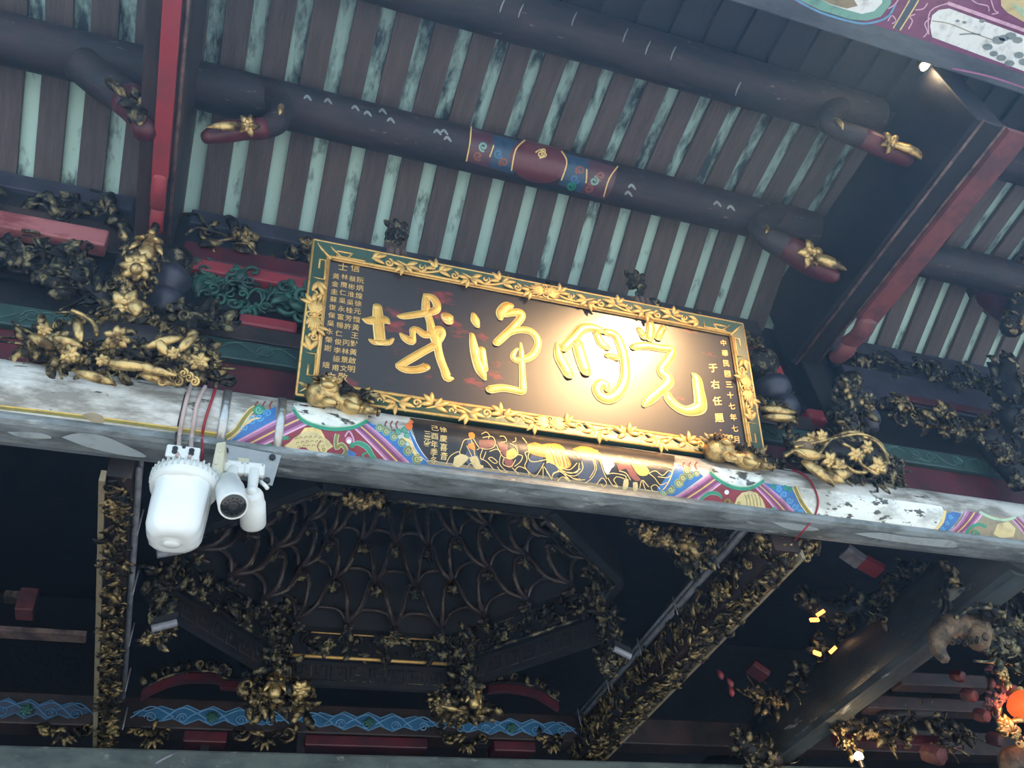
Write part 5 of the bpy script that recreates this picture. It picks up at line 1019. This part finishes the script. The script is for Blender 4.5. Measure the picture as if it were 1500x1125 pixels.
# ------------------------------------------------------------------ big round cross log at the right
lg = thing('round_cross_log', 'thick sooty round log with worn paint running inward at the lower right', 'beam', (5.15, 5.6, 4.6))
MB().cyl((5.15, 3.66, 4.6), (5.15, 7.9, 4.6), .224, 48).build('log', 'logr', lg)
b = MB(); b.prism([(-.12, -.19), (-.1, -.235), (.1, -.235), (.12, -.19)], (5.15, 3.7, 4.6), X, Z, Y, 4.1); b.build('underside_board', 'soffit_dark', lg, label='pale blue-grey worn strip on the underside')
random.seed(301)
def dark_arm(lab, a, b_, y, r, mt='dkbrown', cat='beam', name='bracket_arm'):  # straight bar between two points, by default an arm of a bracket set
    p, q = aty(*a, y), aty(*b_, y); d = (q - p); o = MB().obox((p + q) / 2, d / 2, Y * .07, Z.cross(d.normalized()).cross(d.normalized()).normalized() * r).build(name, mt, bev=.01); return tag(o, lab, cat)
dark_arm('dark horizontal bracket arm at lower right, lowest row above the grey beam', (1225, 1082), (1400, 1092), 6.2, .05, 'dkred'); dark_arm('dark horizontal bracket arm at lower right, second row', (1262, 1032), (1440, 1040), 5.9, .06)
dark_arm('dark horizontal bracket arm at lower right, third row', (1310, 998), (1440, 1004), 5.7, .06); dark_arm('short red stick in the dark between round beam and cross log', (1262, 822), (1290, 838), 4.8, .03, 'red', 'stick', 'red_stick')
dark_arm('short grey stick joined to the red stick in the dark', (1236, 806), (1262, 824), 4.8, .03, 'conduit', 'stick', 'grey_stick'); dark_arm('small dark red bar in the dark below the right carved beam', (1098, 975), (1122, 992), 5.8, .03, 'dkred', 'bar', 'red_bar')
for px, y, mt, n_, sz, lab in (([(1232, 1068, 9), (1262, 1066, 10), (1295, 1070, 11), (1325, 1080, 9)], 6.0, 'gold', 60, .11, 'gilded carving row above the bright lamp at the bottom right'), ([(1375, 1068, 9), (1402, 1074, 10), (1424, 1078, 8)], 6.0, 'gold_dull', 34, .10, 'small gilded carving left of the faded red blocks'), ([(1232, 1086, 9), (1242, 1092, 9)], 6.0, 'gold', 14, .09, 'tiny gilt scroll right above the bottom lamp'), ([(1380, 1088, 9), (1396, 1092, 7)], 5.9, 'gold', 14, .09, 'tiny gilt carving under the small gilded carving'),
        ([(1102, 1012, 9), (1118, 1024, 13), (1138, 1018, 8)], 6.2, 'gold', 34, .11, 'gilded carving in the dark between carved beam and cross log'), ([(1155, 1008, 6), (1170, 988, 8), (1182, 978, 5)], 5.9, 'gold_dull', 18, .10, 'thin gilded leaf carving left of the cross log'), ([(1300, 870, 9), (1330, 850, 16), (1345, 832, 16)], 4.7, 'gold_dull', 44, .11, 'sooty carving under the round beam left of the cross log'), ([(1170, 880, 12), (1230, 900, 18), (1260, 880, 14)], 5.3, 'gold_dull', 40, .12, 'very dark carving in the gap between right carved beam and cross log'), ([(1190, 950, 14), (1215, 945, 16)], 5.6, 'gold_dull', 26, .11, 'very dark carving lit by a hidden warm lamp'), ([(1285, 905, 8), (1305, 885, 9)], 4.8, 'gold_dull', 18, .09, 'pale tipped carving on the upper side of the cross log'),
        ([(1395, 835, 22), (1430, 815, 22), (1470, 815, 26), (1500, 850, 30)], 4.1, 'gold_dull', 110, .15, 'sooty carved drapery and clouds at the right end of the round beam'), ([(1420, 880, 22), (1455, 870, 24), (1470, 910, 26), (1460, 950, 24), (1490, 960, 20)], 4.3, 'gold_dull', 120, .15, 'tangled sooty carving hanging right of the cross log'), ([(1290, 1050, 10), (1340, 1046, 12), (1375, 1044, 12)], 5.9, 'gold_dull', 36, .10, 'dark carved pieces on the second bracket arm'), ([(1080, 1080, 12), (1100, 1100, 20), (1140, 1115, 18)], 6.4, 'gold_dull', 40, .12, 'dark carving at the foot of the cross log')):
    cluster('gilded_carving', lab, px, y, mt, n_, sz, 'llcftb', 300 + px[0][0])
def blk(u, v, y, r, lab, mt='pinkblock'): o = MB().lathe(aty(u, v, y), V((.1, -.8, -.5)), [(-r, r * .8), (-r * .4, r), (r * .4, r), (r * .9, r * .8), (r, r * .5)], 6).build('bracket_end', mt, bev=.004); tag(o, lab, 'block', 'faded red bracket ends')
blk(1438, 1048, 5.4, .06, 'faded red bracket end left of the glowing lantern'); blk(1458, 1083, 5.4, .06, 'faded red bracket end below the glowing lantern'); blk(1420, 1018, 5.4, .06, 'dull faded red bracket end above the others'); blk(1403, 990, 5.4, .055, 'dim red-brown bracket end under the tan carved beast', 'dkred'); blk(1368, 1105, 5.6, .085, 'wide reddish bracket end at the bottom edge'); blk(1478, 1010, 5.5, .06, 'red bracket end above the glowing lantern', 'red')
o = thing('carved_beast', 'tan carved curled beast head hanging beside the cross log', 'carving', aty(1410, 930, 4.3)); b = MB()
pts = [(1386, 968, 6), (1374, 950, 10), (1376, 930, 14), (1392, 917, 16), (1412, 918, 16), (1432, 922, 18), (1434, 945, 12)]
q = smoothpath(pts, 4); P_ = [aty(u, v, 4.25) for u, v, r in q]; b.tube(P_, [r * (p - CAM).length / F for p, (u, v, r) in zip(P_, q)], 12); b.build('curled_body', 'clay', o)
b = MB(); h = aty(1432, 930, 4.2); b.ball(h, .07, sc=(1, .9, 1.2), n=14); b.ball(h + V((.0, -.05, -.04)), .03, n=8); b.leaf(h, Z + X * .4, FR, .1, .03); b.leaf(h, Z - X * .6, FR, .1, .03); b.build('head', 'clay', o)
b = MB(); rnd_ = random.Random(4)
for k in range(5):
    p = aty(1395 + k * 9, 938 + rnd_.uniform(-6, 6), 4.15); b.curl(p, X, FR, .05, .009)
b.build('mane_curl', 'gold_dull', o)
o = thing('robe_carving', 'sooty carved hanging figure in draped robes above the tan beast', 'carving', aty(1440, 850, 4.2)); b = MB()
for L in ([(1412, 820), (1430, 835), (1460, 850), (1500, 868)], [(1400, 800), (1440, 796), (1480, 810), (1495, 830)], [(1395, 858), (1420, 856), (1440, 845)], [(1447, 862), (1450, 885), (1460, 905)], [(1465, 862), (1472, 885), (1470, 905)], [(1400, 905), (1420, 892), (1445, 890), (1470, 898)], [(1390, 830), (1386, 860), (1392, 890)], [(1378, 862), (1384, 885), (1380, 900)]): b.tube(smoothpath([tuple(aty(u, v, 4.05)) for u, v in L], 4), .016, 7)
b.ball(aty(1442, 846, 4.0), .05, n=12); b.figure(aty(1452, 905, 4.1), Z, V((0, -1, -.3)), .34, 0); b.build('robed_figure', 'gold_dull', o)
# lanterns and lamps
o = thing('glowing_lantern', 'glowing red-orange lantern at the right edge near the bottom', 'lantern', aty(1500, 1035, 5.2)); c_ = aty(1502, 1034, 5.2)
MB().lathe(c_ - Z * .11, Z, [(0, .05), (.02, .09), (.07, .125), (.11, .135), (.15, .125), (.20, .09), (.22, .05)], 24, 0, lambda a, h: 1 + .03 * math.cos(12 * a)).build('shade', 'lanternglow', o); b = MB(); b.cyl(c_ - Z * .14, c_ - Z * .10, .05, 16); b.cyl(c_ + Z * .10, c_ + Z * .14, .05, 16); b.build('cap', 'gold_bright', o); b = MB()
for k in range(7): b.tube([c_ - Z * .13 + X * .012 * (k - 3), c_ - Z * .28 + X * .016 * (k - 3)], .006, 5)
b.build('tassel', 'orangeglow', o, label='orange tassel')
cluster('lantern_bracket', 'gilt carving lit orange beside the glowing lantern', [(1462, 1052, 8), (1472, 1060, 9), (1488, 1078, 9)], 5.1, 'gold_bright', 34, .08, 'lcfb', 401); cluster('lit_carving', 'reddish lit carving between tan beast and glowing lantern', [(1462, 985, 9), (1455, 1010, 10), (1450, 1025, 8)], 5.0, 'pinkblock', 34, .09, 'lcfb', 402); cluster('lit_carving', 'orange lit carved figure below the tangled carving', [(1458, 978, 7), (1468, 990, 8)], 4.9, 'gold_bright', 20, .07, 'lfb', 403)
tag(MB().ball(aty(1492, 1118, 5.2), .16, sc=(1, .8, .8), n=18).build('carved_boss', 'clay'), 'large tan rounded carved boss at the bottom right corner', 'carving')
for u, v, lab in ((1258, 1108, 'small bright warm bulb at the bottom edge near the right'),):
    o = thing('bulb_lamp', lab, 'lamp', aty(u, v, 5.9)); c_ = aty(u, v, 5.9); MB().ball(c_, .035, n=14).build('bulb', 'lampglow', o); MB().cyl(c_ - Z * .09, c_ - Z * .02, .02, 10).build('socket', 'blackp', o)
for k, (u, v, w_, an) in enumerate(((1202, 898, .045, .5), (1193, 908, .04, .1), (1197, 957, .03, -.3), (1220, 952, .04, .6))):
    d = X * math.cos(an) + Z * math.sin(an); tag(MB().obox(aty(u, v, 5.2), d * w_, Y * .01, d.cross(Y) * .014).build('self_lit_gilt_piece', 'orangeglow'), ('upper slanted glowing gilt sliver in the dark gap', 'lower flat glowing gilt sliver of the upper pair', 'small glowing wedge, left one of the lower pair', 'small glowing sliver, right one of the lower pair')[k], 'ornament')  # gilt slivers are no lamps; the warm light on them is put in as glow
for k, (u, v) in enumerate(((1058, 995), (1072, 1007), (1073, 1020))): tag(MB().leaf(aty(u, v, 6.0), Z - X * .2, FR, .09, .028).build('red_pendant', 'red'), 'small red flame-shaped pendant in the dark, ' + ('top', 'middle', 'bottom')[k] + ' one of three', 'ornament')

# ------------------------------------------------------------------ light
sc_ = bpy.context.scene
w = bpy.data.worlds.new('world'); sc_.world = w; w.use_nodes = True
bg = w.node_tree.nodes['Background']; bg.inputs[0].default_value = (.55, .78, 1.0, 1); bg.inputs[1].default_value = 2.0
def area(name, loc, tgt, sx, sy, power, col):
    l = bpy.data.lights.new(name, 'AREA'); l.shape = 'RECTANGLE'; l.size = sx; l.size_y = sy; l.energy = power; l.color = col
    o = bpy.data.objects.new(name, l); C.objects.link(o); o.location = loc; o.rotation_euler = (V(tgt) - V(loc)).to_track_quat('-Z', 'Y').to_euler(); return o
# sun on the open courtyard; its light comes back up from the paving
sl_ = bpy.data.lights.new('sun', 'SUN'); sl_.energy = 7.5; sl_.angle = .02; sl_.color = (1, .96, .9); so_ = bpy.data.objects.new('sun', sl_); C.objects.link(so_); so_.location = (0, -5, 12)
so_.rotation_euler = V((.12, .35, -.93)).to_track_quat('-Z', 'Y').to_euler()
# warm floodlight under the front eave; its mirror image is the glare on the plaque
g = atpl(918, 466, PO, PN); d = (g - CAM).normalized(); r_ = d - PN * 2 * d.dot(PN)
lp = g + r_ * 4.2
fl_ = bpy.data.lights.new('warm_floodlight', 'SPOT'); fl_.energy = 8500; fl_.color = (1, .64, .30); fl_.spot_size = .50; fl_.spot_blend = 1; fl_.shadow_soft_size = .16
fo_ = bpy.data.objects.new('warm_floodlight', fl_); C.objects.link(fo_); fo_.location = lp; fo_.rotation_euler = (g - lp).to_track_quat('-Z', 'Y').to_euler()
def point(name, loc, power, col, rad=.05):
    l = bpy.data.lights.new(name, 'POINT'); l.energy = power; l.color = col; l.shadow_soft_size = rad
    o = bpy.data.objects.new(name, l); C.objects.link(o); o.location = loc; return o
for p_, e_, c_ in (((1258, 1108, 5.8), 5, (1, .7, .4)), ((1490, 1040, 4.9), 6, (1, .35, .12)), ((1205, 925, 5.4), .4, (1, .6, .3))): point('warm_bulb', aty(*p_), e_, c_)
point('eave_bulb', atz(1355, 96, 6.9) - V((0, 0, .06)), 3, (1, .8, .55))
sc_.view_settings.view_transform = 'Standard'; sc_.view_settings.look = 'None'; sc_.view_settings.gamma = 1; sc_.view_settings.exposure = 0
sc_.view_settings.use_curve_mapping = False
sc_.cycles.use_denoising = True; sc_.cycles.max_bounces = 6; sc_.cycles.sample_clamp_indirect = 4

# thin blue haze volume added under the roof, standing in for sky flare
hz = MB().box((-5.9, .3, 2.6), (12.9, 3.95, 7.2)).build('flare_haze', 'dark'); hz['kind'] = 'stuff'; hz['label'] = 'thin blue-grey haze added under the roof in place of sky flare'; hz['category'] = 'haze'
hm = bpy.data.materials.new('haze'); hm.use_nodes = True; t_ = hm.node_tree; t_.nodes.clear(); ou = t_.nodes.new('ShaderNodeOutputMaterial'); vs_ = t_.nodes.new('ShaderNodeVolumeScatter'); vs_.inputs['Color'].default_value = (.35, .62, 1, 1); vs_.inputs['Density'].default_value = .019; vs_.inputs['Anisotropy'].default_value = .3
t_.links.new(vs_.outputs[0], ou.inputs['Volume']); hz.data.materials.clear(); hz.data.materials.append(hm)
